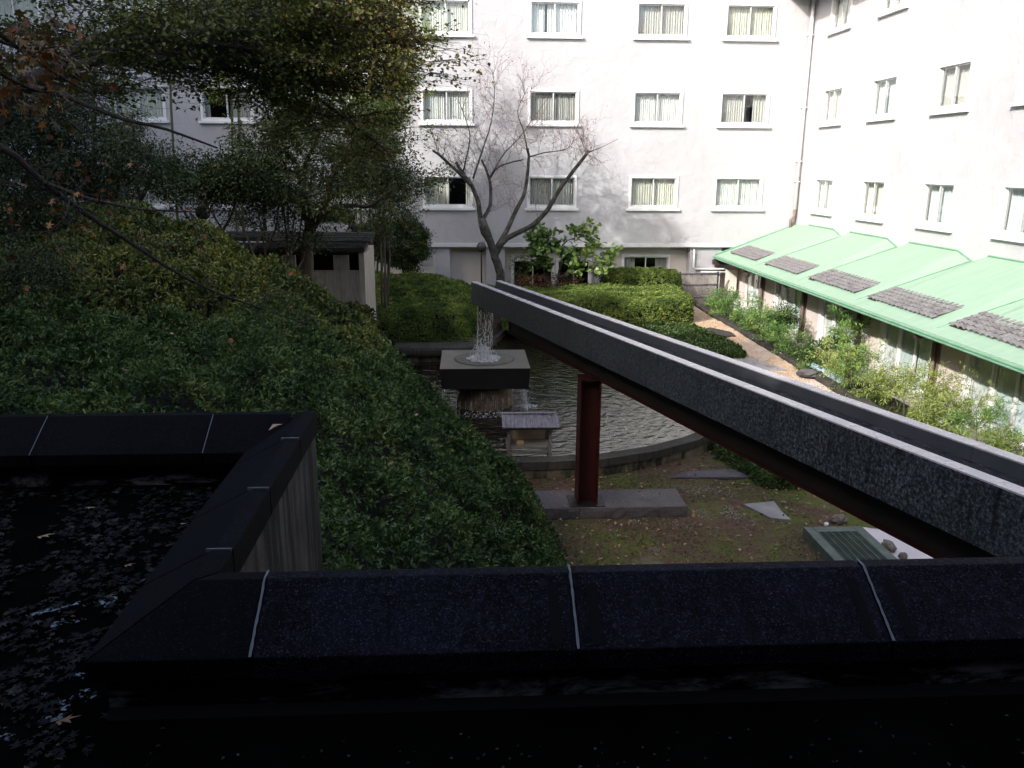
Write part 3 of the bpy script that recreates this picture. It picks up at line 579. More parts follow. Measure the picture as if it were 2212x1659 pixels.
for yp in (25.5, 22.2, 18.9, 15.6, 12.3, 9.0):
    o = MB().tube([(PX-.12, yp, -4.72), (PX-.12, yp, -3.04)], .05, 12).build('drain_post', 'brown_paint', None, True); put(o, pav)
    pbox('wall_panel', 'pink_wall', yp-1.0, yp-.12, PX-.05, PX+.1, -4.558, -2.98)
    pbox('wall_trim', 'white_paint', yp-1.14, yp-1.003, PX-.09, PX+.1, -4.558, -2.98)
    pbox('wall_trim', 'brown_paint', yp-.118, yp-.05, PX-.07, PX+.1, -4.558, -2.98)
    glazing(yp-1.145, yp-3.08, ['curtain_white', 'curtain_blue', 'curtain_blue'])
    pbox('wall_trim', 'white_paint', yp-3.18, yp-3.085, PX-.07, PX+.1, -4.558, -2.98)
bx = empty('meter_cabinet', (9.0, 27.9, -4.0), 'cream wall cabinet in the corner under the end of the green roof', 'cabinet')
put(MB().box(8.86, 9.2, 27.72, 27.98, -4.1, -3.35).build('body', 'cream_box', bevel=.01), bx); put(MB().box(8.88, 9.18, 27.70, 27.718, -4.08, -3.37).build('door', 'cream_box'), bx); put(MB().box(8.90, 8.92, 27.685, 27.70, -3.78, -3.70).build('latch', 'black_metal'), bx)
ac = empty('outdoor_unit', (9.2, 27.2, -4.6), 'small white outdoor unit on the ground beside the farthest glass door', 'outdoor unit')
put(MB().box(8.85, 9.3, 26.8, 27.2, -4.71, -4.25).build('casing', 'cream_box', bevel=.02), ac); put(MB().box(8.90, 9.25, 26.785, 26.80, -4.66, -4.3).build('grille', 'alu'), ac)
# bamboo screen
bs = empty('bamboo_screen', (8.0, 27.3, -4.5), 'grey bamboo screen fence between the rear hedge and the green roofed wing', 'screen fence')
cb = MB(); rg = random.Random(4); x = 7.16
while x < 8.38:
    r0 = rg.uniform(.014, .02); cb.tube([(x, 27.3, -4.5), (x+rg.uniform(-.01, .01), 27.3, -3.42+rg.uniform(-.02, .02))], r0, 6); x += r0*2+.006
tag(put(cb.build('bamboo_cane', 'bamboo_cane', None, True), bs), kind='stuff')
for z in (-4.2, -3.8, -3.43): put(MB().tube([(7.1, 27.26, z), (8.42, 27.26, z)], .022, 8).build('rail', 'grey_wood', None, True), bs)
for x in (7.12, 8.4): put(MB().tube([(x, 27.3, -4.6), (x, 27.3, -3.38)], .035, 8).build('post', 'dark_bark', None, True), bs)
# ================================================================ water channel, basin, hut
P0 = np.array([.10, 17.15, -2.32]); Pn = np.array([3.34, 4.48, -1.90]); CL = np.linalg.norm(Pn-P0); CD = (Pn-P0)/CL
CP = np.array([-CD[1], CD[0], 0]); CP /= np.linalg.norm(CP); CU = np.array([0, 0, 1.0])
def ch(s, off, dz): return P0+CD*s+CP*off+CU*dz
def ch_box(s0, s1, o0, o1, z0, z1): return MB().hexa([ch(s0, o0, z0), ch(s1, o0, z0), ch(s1, o1, z0), ch(s0, o1, z0), ch(s0, o0, z1), ch(s1, o0, z1), ch(s1, o1, z1), ch(s0, o1, z1)])
chan = empty('water_channel', (1.7, 11.4, -4.83), 'long speckled granite water channel on a dark steel beam and a red post', 'water channel')
W_ = .645; cuts = [0, 4.45, 8.55, 12.2, 17.5]
for a, b in zip(cuts[:-1], cuts[1:]):
    a += .004
    for o0, o1 in ((0, .12), (W_-.12, W_)):
        s = put(fixn(ch_box(a, b, o0, o1, -.45, -.012).build('side_slab', 'granite' if o0 == 0 else 'granite_smooth')), chan)
        fixn(ch_box(a, b, o0+.001, o1-.001, -.0118, 0).build('slab_top', 'granite_top_sunlit', s))
    put(fixn(ch_box(a+.01, b, .122, W_-.122, -.45, -.3).build('bed_slab', 'granite')), chan)
put(fixn(ch_box(.1, 17.4, .1205, W_-.1205, -.299, -.115).build('channel_water', 'channel_water')), chan)
bw = .26; bo = (W_-bw)/2+.0
BZ0, BZ1 = -.785, -.451
put(fixn(ch_box(1.95, 17.4, bo, bo+bw, BZ1-.025, BZ1).build('top_flange', 'dark_steel')), chan)
put(fixn(ch_box(1.95, 17.4, bo, bo+bw, BZ0, BZ0+.03).build('bottom_flange', 'rust_steel')), chan)
put(fixn(ch_box(1.95, 17.4, bo+bw/2-.09, bo+bw/2+.09, BZ0+.031, BZ1-.026).build('beam_web', 'dark_steel')), chan)
put(fixn(ch_box(1.94, 1.97, bo+.02, bo+bw-.02, BZ0+.035, BZ1-.03).build('end_plate', 'dark_steel')), chan)
sp_ = (17.15-11.38)/-CD[1]; pc = ch(sp_, W_/2-.14, 0); px, py, pz = pc[0], pc[1], pc[2]+BZ0-.03
pm = MB(); pm.box(px-.150, px-.134, py-.17, py+.17, -4.815, pz); pm.box(px+.134, px+.150, py-.17, py+.17, -4.815, pz); pm.box(px-.133, px+.133, py-.010, py+.010, -4.815, pz)
put(pm.build('post', 'red_steel'), chan); put(MB().box(px-.26, px+.26, py-.22, py+.22, -4.829, -4.816).build('base_plate', 'dark_steel'), chan)
put(MB().box(px-.155, px+.155, py-.175, py+.175, pz+.002, pz+.028).build('head_plate', 'rust_steel'), chan)
put(MB().box(-.4, 2.0, 25.3, 25.75, -4.2, -4.1).build('spare', 'granite'), chan) if False else None
# far support of the beam: dark concrete pier standing at the pond's far corner
# plinth in two stones
for (a, b, lab) in ((.35, 1.62, 'left half of the rough stone plinth under the red post'), (1.628, 3.22, 'right half of the rough stone plinth under the red post')):
    rr = np.random.default_rng(int(a*10)); mb = MB(); nx = 14; zs = [-5.05, -4.97, -4.88, -4.83]
    vs = []; 
    for z in zs:
        for i in range(nx+1):
            x = a+(b-a)*i/nx; vs.append((x, 11.15+(rr.uniform(0, .022) if z > -5.05 and z < -4.84 else .02), z))
    k = len(vs)
    for z in (-5.05, -4.83): vs += [(a, 11.87, z), (b, 11.87, z)]
    fs = [(j*(nx+1)+i, j*(nx+1)+i+1, (j+1)*(nx+1)+i+1, (j+1)*(nx+1)+i) for j in range(3) for i in range(nx)]
    fs += [tuple(3*(nx+1)+i for i in range(nx+1))+(k+3, k+2), (0,)+tuple((nx+1)*j for j in (1, 2, 3))+(k+2, k), (nx,)+(k+1, k+3)+tuple((nx+1)*j+nx for j in (3, 2, 1)), (k, k+1, k+3, k+2)[::-1]]
    o = fixn(mb.add(vs, fs).build('stone_plinth', 'plinth_stone')); tag(o, lab, 'plinth', 'stones of the plinth under the red post')
# basin
bas = empty('stone_basin', (.36, 16.87, -4.9), 'square stone basin block on a round rough pedestal in the pond', 'fountain')
hx, hy = .90, .87; cx, cy = .36, 16.87
n = 32; m = MB(); top = -3.90
circ = lambda r, z: [(cx+r*math.cos(2*math.pi*i/n), cy+r*math.sin(2*math.pi*i/n), z) for i in range(n)]
sq = []
for i in range(n):
    th = 2*math.pi*i/n; c, s = math.cos(th), math.sin(th); k = min(hx/abs(c) if abs(c) > 1e-6 else 9, hy/abs(s) if abs(s) > 1e-6 else 9); sq.append((cx+c*k, cy+s*k, top))
# put exact corners in
for i in range(n):
    if i % 8 == 4: q = sq[i]; sq[i] = (cx+math.copysign(hx, q[0]-cx), cy+math.copysign(hy, q[1]-cy), top)
vs = sq+circ(.64, top)+circ(.60, top-.06); fs = [(i, (i+1) % n, n+(i+1) % n, n+i) for i in range(n)]+[(n+i, n+(i+1) % n, 2*n+(i+1) % n, 2*n+i) for i in range(n)]+[tuple(range(2*n, 3*n))]
put(fixn(m.add(vs, fs).build('basin_top', 'basin_stone')), bas)
e = .03
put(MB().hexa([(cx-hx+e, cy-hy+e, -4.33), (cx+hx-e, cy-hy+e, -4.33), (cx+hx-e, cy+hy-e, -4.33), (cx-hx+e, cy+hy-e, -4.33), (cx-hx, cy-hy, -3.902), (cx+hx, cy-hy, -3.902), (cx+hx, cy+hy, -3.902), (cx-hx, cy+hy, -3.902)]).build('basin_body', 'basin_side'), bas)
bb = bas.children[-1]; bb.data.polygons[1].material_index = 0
bw_ = MB(); bw_.v = [(x, y, -3.897+.004) for x, y, z in circ(.61, 0)]; bw_.f = [tuple(range(n))]; put(bw_.build('basin_water', 'basin_water'), bas)
rr = np.random.default_rng(3); pm = MB(); vs = []; N = 40
for z, r in ((-5.2, .57), (-4.95, .57), (-4.85, .585), (-4.7, .57), (-4.55, .575), (-4.45, .56)):
    for i in range(N): q = r*(1+rr.uniform(-.012, .012)); th = 2*math.pi*i/N; vs.append((cx+q*math.cos(th), cy+q*math.sin(th), z))
pm.add(vs, [(j*N+i, j*N+(i+1) % N, (j+1)*N+(i+1) % N, (j+1)*N+i) for j in range(5) for i in range(N)]+[tuple(5*N+i for i in range(N))]); put(pm.build('pedestal', 'pedestal_stone'), bas)
for i in range(8):
    th = 2*math.pi*(i+.3)/8; x, y = cx+.44*math.cos(th), cy+.44*math.sin(th); put(MB().box(x-.09, x+.09, y-.09, y+.09, -4.451, -4.331).build('spacer_block', 'pedestal_stone'), bas)
# foam, spray, falling water
rr = np.random.default_rng(11)
fo = MB(); NF = 40; vs = [(cx, cy-.02, -3.80)]
for j in range(1, 8):
    for i in range(NF):
        r = .052*j*(1+rr.uniform(-.16, .16)); th = 2*math.pi*i/NF; h = .085*math.exp(-(r/.17)**2)+rr.uniform(0, .035)*math.exp(-r/.22); vs.append((cx+r*math.cos(th), cy-.02+r*math.sin(th), -3.889+h))
fo.add(vs, [(0, 1+i, 1+(i+1) % NF) for i in range(NF)]+[(1+j*NF+i, 1+j*NF+(i+1) % NF, 1+(j+1)*NF+(i+1) % NF, 1+(j+1)*NF+i) for j in range(6) for i in range(NF)][0:])
tag(fo.build('foam', 'foam', None, True), kind='stuff', label='white foam where the falling water hits the square basin', cat='foam')
fw = MB(); T = np.array([cx, cy, -3.88]); lip0, lip1 = ch(-.01, .12, -.30), ch(-.01, W_-.12, -.30)
def fall(u, t_):                         # path of the water from the channel lip to the basin
    a = lip0*(1-u)+lip1*u; b = np.array([cx-.17+.34*u, cy+.03, -3.87]); z = a[2]+(b[2]-a[2])*t_
    k = math.sqrt(t_); return np.array([a[0]+(b[0]-a[0])*k*.9-.03*math.sin(math.pi*t_)*(1 if u > .5 else -1), a[1]+(b[1]-a[1])*k, z])
NS = 24
sv = []; 
for j in range(NS):
    for i in range(18): p = fall(i/17, j/(NS-1)*.72); sv.append(p+rr.normal(0, .006, 3))
sh = MB().add(sv, [(j*18+i, j*18+i+1, (j+1)*18+i+1, (j+1)*18+i) for j in range(NS-1) for i in range(17)])
tag(sh.build('falling_water', 'water_sheet', None, True), 'thin clear sheet of water falling from the channel end into the square basin', 'waterfall', kind='stuff')
for k in range(34):
    u = rr.random() if k > 9 else (0.0 if k % 2 else 1.0); t0 = rr.uniform(0, .75)*(k > 4); t1 = min(1, t0+rr.uniform(.12, .45)); pts = []; ra = []
    ns = 10
    for j in range(ns): t_ = t0+(t1-t0)*j/(ns-1); pts.append(fall(u, t_)+np.array([.012*math.sin(j*1.7+k), .01*math.cos(j*1.3+k), 0])); ra.append(rr.uniform(.0025, .007)*(1 if 0 < j < ns-1 else .2))
    fw.tube(pts, ra, 4)
for k in range(200):
    t_ = rr.random()**.6; p = fall(rr.random(), t_)+rr.normal(0, .015+.05*t_**3, 3); s = rr.uniform(.004, .012); fw.add([p+np.array(q)*s for q in ((1, 0, 0), (-1, 0, 0), (0, 1, 0), (0, -1, 0), (0, 0, 1.6), (0, 0, -1.6))], [(0, 2, 4), (2, 1, 4), (1, 3, 4), (3, 0, 4), (2, 0, 5), (1, 2, 5), (3, 1, 5), (0, 3, 5)])
for k in range(26):                      # arcs of spray over the basin
    th = rr.uniform(0, 6.28); R_ = rr.uniform(.08, .3); h = rr.uniform(.08, .28); c = np.array([cx+rr.normal(0, .09), cy, -3.87]); d = np.array([math.cos(th), math.sin(th), 0])
    fw.tube([c+d*R_*s_+np.array([0, 0, h*4*s_*(1-s_)]) for s_ in np.linspace(0, 1, 8)], [.002, .004, .005, .006, .005, .004, .004, .002], 4)
tag(fw.build('water_drops', 'falling_water_drops', None, True), 'bright drops and strands in the water falling into the square basin', 'water drops', kind='stuff')
dr = MB()                                # thin streams running off the block into the pond
for k in range(230):
    sd = rr.integers(0, 4); u = rr.uniform(-1, 1)
    if sd == 0: x, y = cx+hx*u*.96, cy-hy+.04
    elif sd == 1: x, y = cx-hx+.04, cy+hy*u*.96
    elif sd == 2: x, y = cx+hx-.04, cy+hy*u*.96
    else: x, y = cx+.60*math.cos(u*3), cy-.60*abs(math.sin(u*3))
    if sd == 0 and rr.random() < .6: continue
    z0 = rr.uniform(-4.86, -4.34); z1 = max(-4.87, z0-rr.uniform(.04, .22)); dr.tube([(x, y, z0), (x+rr.normal(0, .006), y, z1)], rr.uniform(.0018, .004), 3)
for k in range(700):
    sd = 1 if rr.random() < .5 else -1; p = np.array([cx+sd*(hx-.05+abs(rr.normal(0, .09))*1.2-.05), cy+rr.uniform(-hy, hy), -4.87+abs(rr.normal(0, .09))]); s = rr.uniform(.003, .008); dr.add([p+np.array(q)*s for q in ((1, 0, 0), (-1, 0, 0), (0, 1, 0), (0, -1, 0), (0, 0, 1), (0, 0, -1))], [(0, 2, 4), (2, 1, 4), (1, 3, 4), (3, 0, 4), (2, 0, 5), (1, 2, 5), (3, 1, 5), (0, 3, 5)])
tag(dr.build('dripping_water', 'falling_water_drops'), 'fine streams dripping off the square basin into the pond', 'water drops', kind='stuff')
sf = MB()
for (sx, sy, R_) in ((cx-hx-.02, cy-.2, .34), (cx+hx, cy-.2, .26), (cx, cy-.75, .5)):
    for k in range(110):
        th = rr.uniform(0, 6.28); q = R_*math.sqrt(rr.random()); x, y = sx+q*math.cos(th), sy+q*math.sin(th)*.55; s = rr.uniform(.01, .028); a = rr.uniform(0, 3)
        sf.add([(x+s*math.cos(a+t_), y+s*.8*math.sin(a+t_), -4.874) for t_ in (0, 1.5, 3, 4.6)]+[(x, y, -4.874+s*.45)], [(0, 1, 4), (1, 2, 4), (2, 3, 4), (3, 0, 4)])
tag(sf.build('splash_foam', 'foam'), 'patches of splash foam on the pond around the foot of the basin', 'foam', kind='stuff')
# little hut
hut = empty('feeding_hut', (1.06, 13.5, -4.9), 'tiny weathered wooden hut on posts standing at the near edge of the pond', 'feeding hut')
for k, (x, y) in enumerate(((.70, 13.36), (1.40, 13.36), (.74, 13.78), (1.42, 13.78))): put(MB().box(x-.025, x+.025, y-.022, y+.022, -5.0, -4.23).build('post', 'post_wood'), hut)
x = .585; rg = random.Random(5); k = 0
while x < 1.50:
    w = rg.uniform(.045, .075); dz = rg.uniform(0, .008)
    o = MB().hexa([(x, 13.20, -4.252+dz), (x+w, 13.20, -4.252+dz), (x+w, 13.62, -4.145+dz), (x, 13.62, -4.145+dz), (x, 13.20, -4.236+dz), (x+w, 13.20, -4.236+dz), (x+w, 13.62, -4.129+dz), (x, 13.62, -4.129+dz)]).build('roof_plank', 'grey_wood'); put(o, hut)
    o = MB().hexa([(x, 13.62, -4.15+dz), (x+w, 13.62, -4.15+dz), (x+w, 13.95, -4.25+dz), (x, 13.95, -4.25+dz), (x, 13.62, -4.134+dz), (x+w, 13.62, -4.134+dz), (x+w, 13.95, -4.234+dz), (x, 13.95, -4.234+dz)]).build('roof_plank', 'grey_wood'); put(o, hut)
    x += w+.004
put(MB().box(.56, 1.52, 13.585, 13.655, -4.122, -4.098).build('ridge_board', 'grey_wood'), hut)
put(MB().box(.58, 1.50, 13.215, 13.235, -4.285, -4.256).build('eave_rail', 'dark_bark'), hut)
put(MB().box(.66, 1.44, 13.34, 13.80, -4.66, -4.635).build('floor_board', 'post_wood'), hut)
put(MB().box(.72, 1.38, 13.345, 13.365, -4.75, -4.70).build('cross_rail', 'post_wood'), hut)
put(MB().box(.725, 1.40, 13.785, 13.80, -4.634, -4.47).build('back_board', 'pale_wood'), hut)
put(MB().box(.685, .70, 13.385, 13.76, -4.66, -4.50).build('side_board', 'post_wood'), hut)
o = MB().box(-.06, .06, -.03, .03, 0, .075).build('bread_crust', 'bread', bevel=.012, loc=(.90, 13.48, -4.634)); o.rotation_euler.z = .15; tag(o, 'pale piece of bread on the floor of the tiny pond hut', 'bread')
# grate, sheet, stones
gr = empty('drain_cover', (5.3, 9.9, -5.0), 'raised green grey drain frame with metal grating beside the white sheet', 'drain cover')
g0 = atz(1735, 1138, -4.86); g1 = atz(1860, 1135, -4.86); g3 = atz(1930, 1217, -4.86)
gx0, gx1 = g0[0], g1[0]; gy1 = g0[1]; gy0 = gy1-2.2
b_ = .13
for a in ((gx0, gx0+b_, gy0, gy1), (gx1-b_, gx1, gy0, gy1), (gx0+b_+.001, gx1-b_-.001, gy1-b_*1.3, gy1), (gx0+b_+.001, gx1-b_-.001, gy0, gy0+b_)): put(MB().box(*a, -5.1, -4.86).build('frame', 'green_metal', bevel=.008), gr)
put(MB().box(gx0+b_, gx1-b_, gy0+b_, gy1-b_*1.3, -5.15, -5.0).build('pit', 'dark_room'), gr)
gb = MB(); y = gy0+b_+.01
while y < gy1-b_*1.3-.01: gb.box(gx0+b_+.005, gx1-b_-.005, y, y+.006, -4.90, -4.872); y += .032
tag(put(gb.build('grating_bar', 'green_metal'), gr), kind='stuff')
for i in range(7): x = gx0+b_+.01+(gx1-gx0-2*b_-.02)*i/6; put(MB().box(x-.005, x+.005, gy0+b_+.005, gy1-b_*1.3-.005, -4.8715, -4.862).build('cross_bar', 'green_metal'), gr)
xs_ = np.linspace(gx1+.02, gx1+2.4, 30); ys_ = np.linspace(gy1-3.2, gy1+.12, 40); SX, SY = np.meshgrid(xs_, ys_)
top_edge = gy1+.12-.28*np.clip((SX-gx1)/1.2, 0, 2)**1.5
SY2 = gy1-3.2+(SY-(gy1-3.2))/(3.32)*(top_edge-(gy1-3.2)); SH = np.maximum(ground_h(SX, SY2), -5)+.05+.018*smooth_noise(SX, SY2, .45, 8); 
o = sheet('white_sheet', np.ones_like(SX, bool), 'white_sheet', SX, SY2, SH); del o['kind']; sm = o.modifiers.new('thickness', 'SOLIDIFY'); sm.thickness = .03
tag(o, 'pinkish white sheet spread on the ground right of the drain cover', 'sheet')
def rock(p, r, sq, label, name='stone', mat='rock', seed=0, cat='stone', group=None, rz=0):
    rr = np.random.default_rng(seed); o = MB().ball((0, 0, 0), r, squash=sq, jit=.16, rng=rr).build(name, mat, loc=p); o.rotation_euler.z = rz
    o.location.z += r*sq[2]*.7; return tag(o, label, cat, group)
q = atz(1812, 1132, -5.0); rock(q, .11, (1.1, .7, .8), 'angular grey stone at the far left corner of the white sheet', seed=1)
q = atz(1785, 1136, -5.0); rock(q, .04, (1, 1, .8), 'small white pebble left of the angular grey stone', seed=2, mat='white_paint')
q = atz(1920, 1185, -4.93); rock(q, .10, (.75, 1.4, .6), 'long brown stone weighing the sheet beside the grating', seed=3)
q = atz(1950, 1206, -4.93); rock(q, .06, (1, 1, .8), 'small dark stone nearest the parapet on the white sheet', seed=4)
def slab(pts, z, h, label, mat='flat_stone', name='flat_stone'):
    o = MB().prism([tuple(p[:2]) for p in pts], z, z+h).build(name, mat, bevel=.01); fixn(o); return tag(o, label, 'stone')
slab([atz(1605, 1088, -4.97), atz(1672, 1082, -4.97), atz(1690, 1105, -4.97), atz(1710, 1122, -4.97), atz(1665, 1118, -4.97)][::-1], -5.02, .05, 'flat grey paving stone set in the moss between the plinth and the channel')
slab([atz(1475, 1018, -4.97), atz(1590, 1012, -4.97), atz(1620, 1030, -4.97), atz(1450, 1031, -4.97)][::-1], -5.02, .05, 'dark flat slab at the foot of the curved pond wall', 'plinth_stone')
slab([atz(1560, 775, -4.45), atz(1610, 766, -4.45), atz(1660, 782, -4.45), atz(1700, 797, -4.45), atz(1590, 800, -4.45)][::-1], -4.53, .06, 'pale grey flat stone set in the sandy gravel')
slab([atz(1500, 712, -4.45), atz(1535, 706, -4.45), atz(1580, 716, -4.45), atz(1590, 724, -4.45), atz(1520, 728, -4.45)][::-1], -4.53, .07, 'dark flat stone at the corner of the clipped hedge', 'kerb_concrete')
rock(atz(1748, 812, -4.45), .20, (1.5, .9, .45), 'dark low rock in the gravel beside the blue board', mat='plinth_stone', seed=6)
o = MB().box(-.17, .17, -.85, .85, 0, .03).build('blue_board', 'blue_board', loc=(8.02, 17.85, -4.50)); o.rotation_euler = (0.02, -.25, .12); tag(o, 'pale blue board lying across the kerb in front of the shrubs', 'board')
kb = empty('garden_kerb', (7.7, 18, -4.6), 'dark stone kerb between the sandy gravel and the shrub bed', 'kerb')
rg = random.Random(2); y = 27.0
while y > 7:
    l = rg.uniform(.7, 1.2); put(MB().box(7.64+rg.uniform(-.01, .01), 7.86, y-l, y-.012, -5.0, -4.40+rg.uniform(-.012, .012)).build('kerb_stone', 'kerb_concrete', bevel=.02), kb); y -= l
# ================================================================ flat roof and parapets in front
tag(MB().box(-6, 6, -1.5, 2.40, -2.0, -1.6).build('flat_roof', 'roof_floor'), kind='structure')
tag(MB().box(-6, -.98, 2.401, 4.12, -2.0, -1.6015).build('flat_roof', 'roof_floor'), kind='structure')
TZ, LZ = -1.28, -1.415
par = empty('roof_parapet', (0, 2.3, -1.6), 'near dark concrete parapet with sloping coping and pale sealed joints', 'parapet')
js = [-1.64, -.65, .33, 1.31, 2.30, 3.3, 4.3]
def coping(poly_hi, poly_lo, name='coping_stone'): pass
for a, b in zip(js[:-1], js[1:]):
    a += .006; b -= .006; z = TZ
    aa, bb = (max(a, -.815), b)
    if a < -1: # mitred corner piece
        pts = [(-.81, 2.50), (b, 2.50), (b, 2.455), (-.83, 2.455), (b, 2.21), (-1.10, 2.21)]
        m = MB().add([(-.81, 2.50, TZ-.005), (b, 2.50, TZ-.005), (b, 2.44, TZ), (-.872, 2.44, TZ), (-1.128, 2.205, LZ), (b, 2.205, LZ), (-1.128, 2.205, LZ-.07), (b, 2.205, LZ-.07), (-.81, 2.50, TZ-.16), (b, 2.50, TZ-.16)],
                     [(0, 3, 2, 1), (3, 4, 5, 2), (4, 6, 7, 5), (6, 8, 9, 7), (0, 1, 9, 8), (1, 2, 5, 7, 9), (0, 8, 6, 4, 3)])
    else:
        m = MB().add([(a, 2.50, TZ-.005), (b, 2.50, TZ-.005), (b, 2.44, TZ), (a, 2.44, TZ), (a, 2.205, LZ), (b, 2.205, LZ), (a, 2.205, LZ-.07), (b, 2.205, LZ-.07), (a, 2.50, TZ-.16), (b, 2.50, TZ-.16)],
                     [(0, 3, 2, 1), (3, 4, 5, 2), (4, 6, 7, 5), (6, 8, 9, 7), (0, 1, 9, 8), (1, 2, 5, 7, 9), (0, 8, 6, 4, 3)])
    put(fixn(m.build('coping_stone', 'coping_shaded' if a < -.7 else 'coping_concrete', bevel=.004)), par)
def strip(x, w, mat, name, lift=.004, y0=2.205, y1=2.44, top=True):
    f = lambda y: TZ+(LZ-TZ)*(2.44-y)/.235+lift
    ns = 14; rr = np.random.default_rng(int(abs(x)*100)+3); vs = []
    for i in range(ns+1):
        y = y0+(y1-y0)*i/ns; ww = w*rr.uniform(.7, 1.25) if mat == 'sealant' else w*(1 if 0 < i < ns else .55); dx = rr.normal(0, .0005) if mat == 'sealant' else 0
        vs += [(x-ww+dx, y, f(y)), (x+ww+dx, y, f(y))]
    fs = [(2*i, 2*i+1, 2*i+3, 2*i+2) for i in range(ns)]
    if top: vs += [(x-w, 2.49, TZ+lift), (x+w, 2.49, TZ+lift)]; fs.append((2*ns, 2*ns+1, 2*ns+3, 2*ns+2))
    return put(MB().add(vs, fs).build(name, mat), par)
for x in js[1:5]:
    strip(x, .0042, 'sealant', 'sealant_joint')
    if x > 0:
        for s in (-1, 1): strip(x+s*.062, .017, 'sealant_dark', 'dark_seal_strip', .003, 2.215, 2.40, False)
put(MB().box(-1.08, 5, 2.222, 2.44, -2.0, -1.487).build('parapet_wall', 'peeling_wall'), par)
put(MB().hexa([(-1.08, 2.185, -1.6), (5, 2.185, -1.6), (5, 2.22, -1.6), (-1.08, 2.22, -1.6), (-1.08, 2.20, -1.592), (5, 2.20, -1.592), (5, 2.22, -1.58), (-1.08, 2.22, -1.58)]).build('base_fillet', 'fillet'), par)
put(MB().box(-.84, 6, 2.441, 2.5, -5.3, -1.441).build('outer_wall', 'stained_concrete'), par)
# connecting wall and far parapet
p2 = empty('roof_parapet', (-.9, 3.4, -1.6), 'streaked concrete parapet running away from the viewer beside the azaleas', 'parapet')
ys2 = [2.50, 2.66, 3.22, 3.86, 4.33]
for a, b in zip(ys2[:-1], ys2[1:]):
    a += .003; b -= .003; ar, al = (2.443, 2.208) if a < 2.51 else (a, a)
    m = MB().add([(-.81, a, TZ-.004), (-.81, b, TZ-.004), (-.875, ar, TZ), (-.875, b, TZ), (-1.132, al, LZ), (-1.132, b, LZ), (-1.132, al, LZ-.06), (-1.132, b, LZ-.06), (-.81, a, TZ-.12), (-.81, b, TZ-.12)], [(0, 1, 3, 2), (2, 3, 5, 4), (4, 5, 7, 6), (6, 7, 9, 8), (8, 9, 1, 0), (0, 2, 4, 6, 8), (1, 9, 7, 5, 3)])
    put(fixn(m.build('coping_stone', 'coping_shaded', bevel=.004)), p2)
for y in ys2[1:-1]: put(MB().box(-.90, -.815, y-.003, y+.003, TZ-.01, TZ+.003).build('sealant_joint', 'sealant'), p2)
put(MB().box(-1.04, -.822, 2.501, 4.31, -5.3, TZ-.121).build('parapet_wall', 'stained_concrete'), p2)
p3 = empty('roof_parapet', (-3, 4.3, -1.6), 'far dark parapet of the flat roof in front of the azalea bank', 'parapet')
xs3 = [-.94, -1.34, -2.19, -3.04, -3.9, -4.75, -5.6]
for a, b in zip(xs3[1:], xs3[:-1]):
    m = MB().add([(a+.004, 4.33, TZ-.004), (b-.004, 4.33, TZ-.004), (a+.004, 4.27, TZ), (b-.004, 4.27, TZ), (a+.004, 4.04, LZ), (b-.004, 4.04, LZ), (a+.004, 4.04, LZ-.06), (b-.004, 4.04, LZ-.06), (a+.004, 4.33, TZ-.12), (b-.004, 4.33, TZ-.12)], [(0, 1, 3, 2), (2, 3, 5, 4), (4, 5, 7, 6), (6, 7, 9, 8), (8, 9, 1, 0), (0, 2, 4, 6, 8), (1, 9, 7, 5, 3)])
    put(fixn(m.build('coping_stone', 'coping_shaded', bevel=.004)), p3)
for x in (-1.34, -2.19): put(MB().hexa([(x-.002, 4.04, LZ+.001), (x+.002, 4.04, LZ+.001), (x+.002, 4.27, TZ+.001), (x-.002, 4.27, TZ+.001), (x-.002, 4.04, LZ+.003), (x+.002, 4.04, LZ+.003), (x+.002, 4.27, TZ+.003), (x-.002, 4.27, TZ+.003)]).build('sealant_joint', 'sealant'), p3)
put(MB().box(-6, -1.045, 4.09, 4.31, -5.3, TZ-.121).build('parapet_wall', 'peeling_wall'), p3)
# ================================================================ shed
shed = empty('garden_shed', (-4.5, 19.5, -4.6), 'low board marked concrete shed with dark shingled roof behind the azaleas', 'shed')
SY0, SY1, SX0, SX1 = 19.0, 21.2, -5.6, -2.42
x = SX0; rg = random.Random(9)
while x < SX1-.05:
    w = min(rg.uniform(.14, .22), SX1-x); put(MB().box(x+.002, x+w-.002, SY0+rg.uniform(0, .008), SY0+.12, -5.0, -2.32).build('wall_board', 'board_concrete'), shed); x += w
put(MB().box(SX1-.004, SX1+.12, SY0-.02, SY0+.5, -5.0, -1.93).build('corner_pier', 'board_concrete'), shed)
put(MB().box(SX1-.05, SX1+.10, SY0+.52, SY1, -5.0, -1.95).build('end_wall', 'board_concrete'), shed)
put(MB().box(SX0, SX1-.06, SY1-.1, SY1, -5.0, -2.32).build('rear_wall', 'board_concrete'), shed)
for x, w in ((-5.55, .2), (-5.0, .16), (-4.15, .30), (-3.0, .34)): put(MB().box(x, x+w, SY0+.01, SY0+.14, -2.318, -1.972).build('pillar', 'board_concrete'), shed)
put(MB().box(SX0, SX1+.10, SY0+.02, SY0+.16, -1.97, -1.87).build('lintel', 'dark_brown'), shed)
put(MB().box(SX0, SX1-.05, SY0+1.2, SY0+1.22, -2.6, -1.98).build('inner_screen', 'dark_brown'), shed)
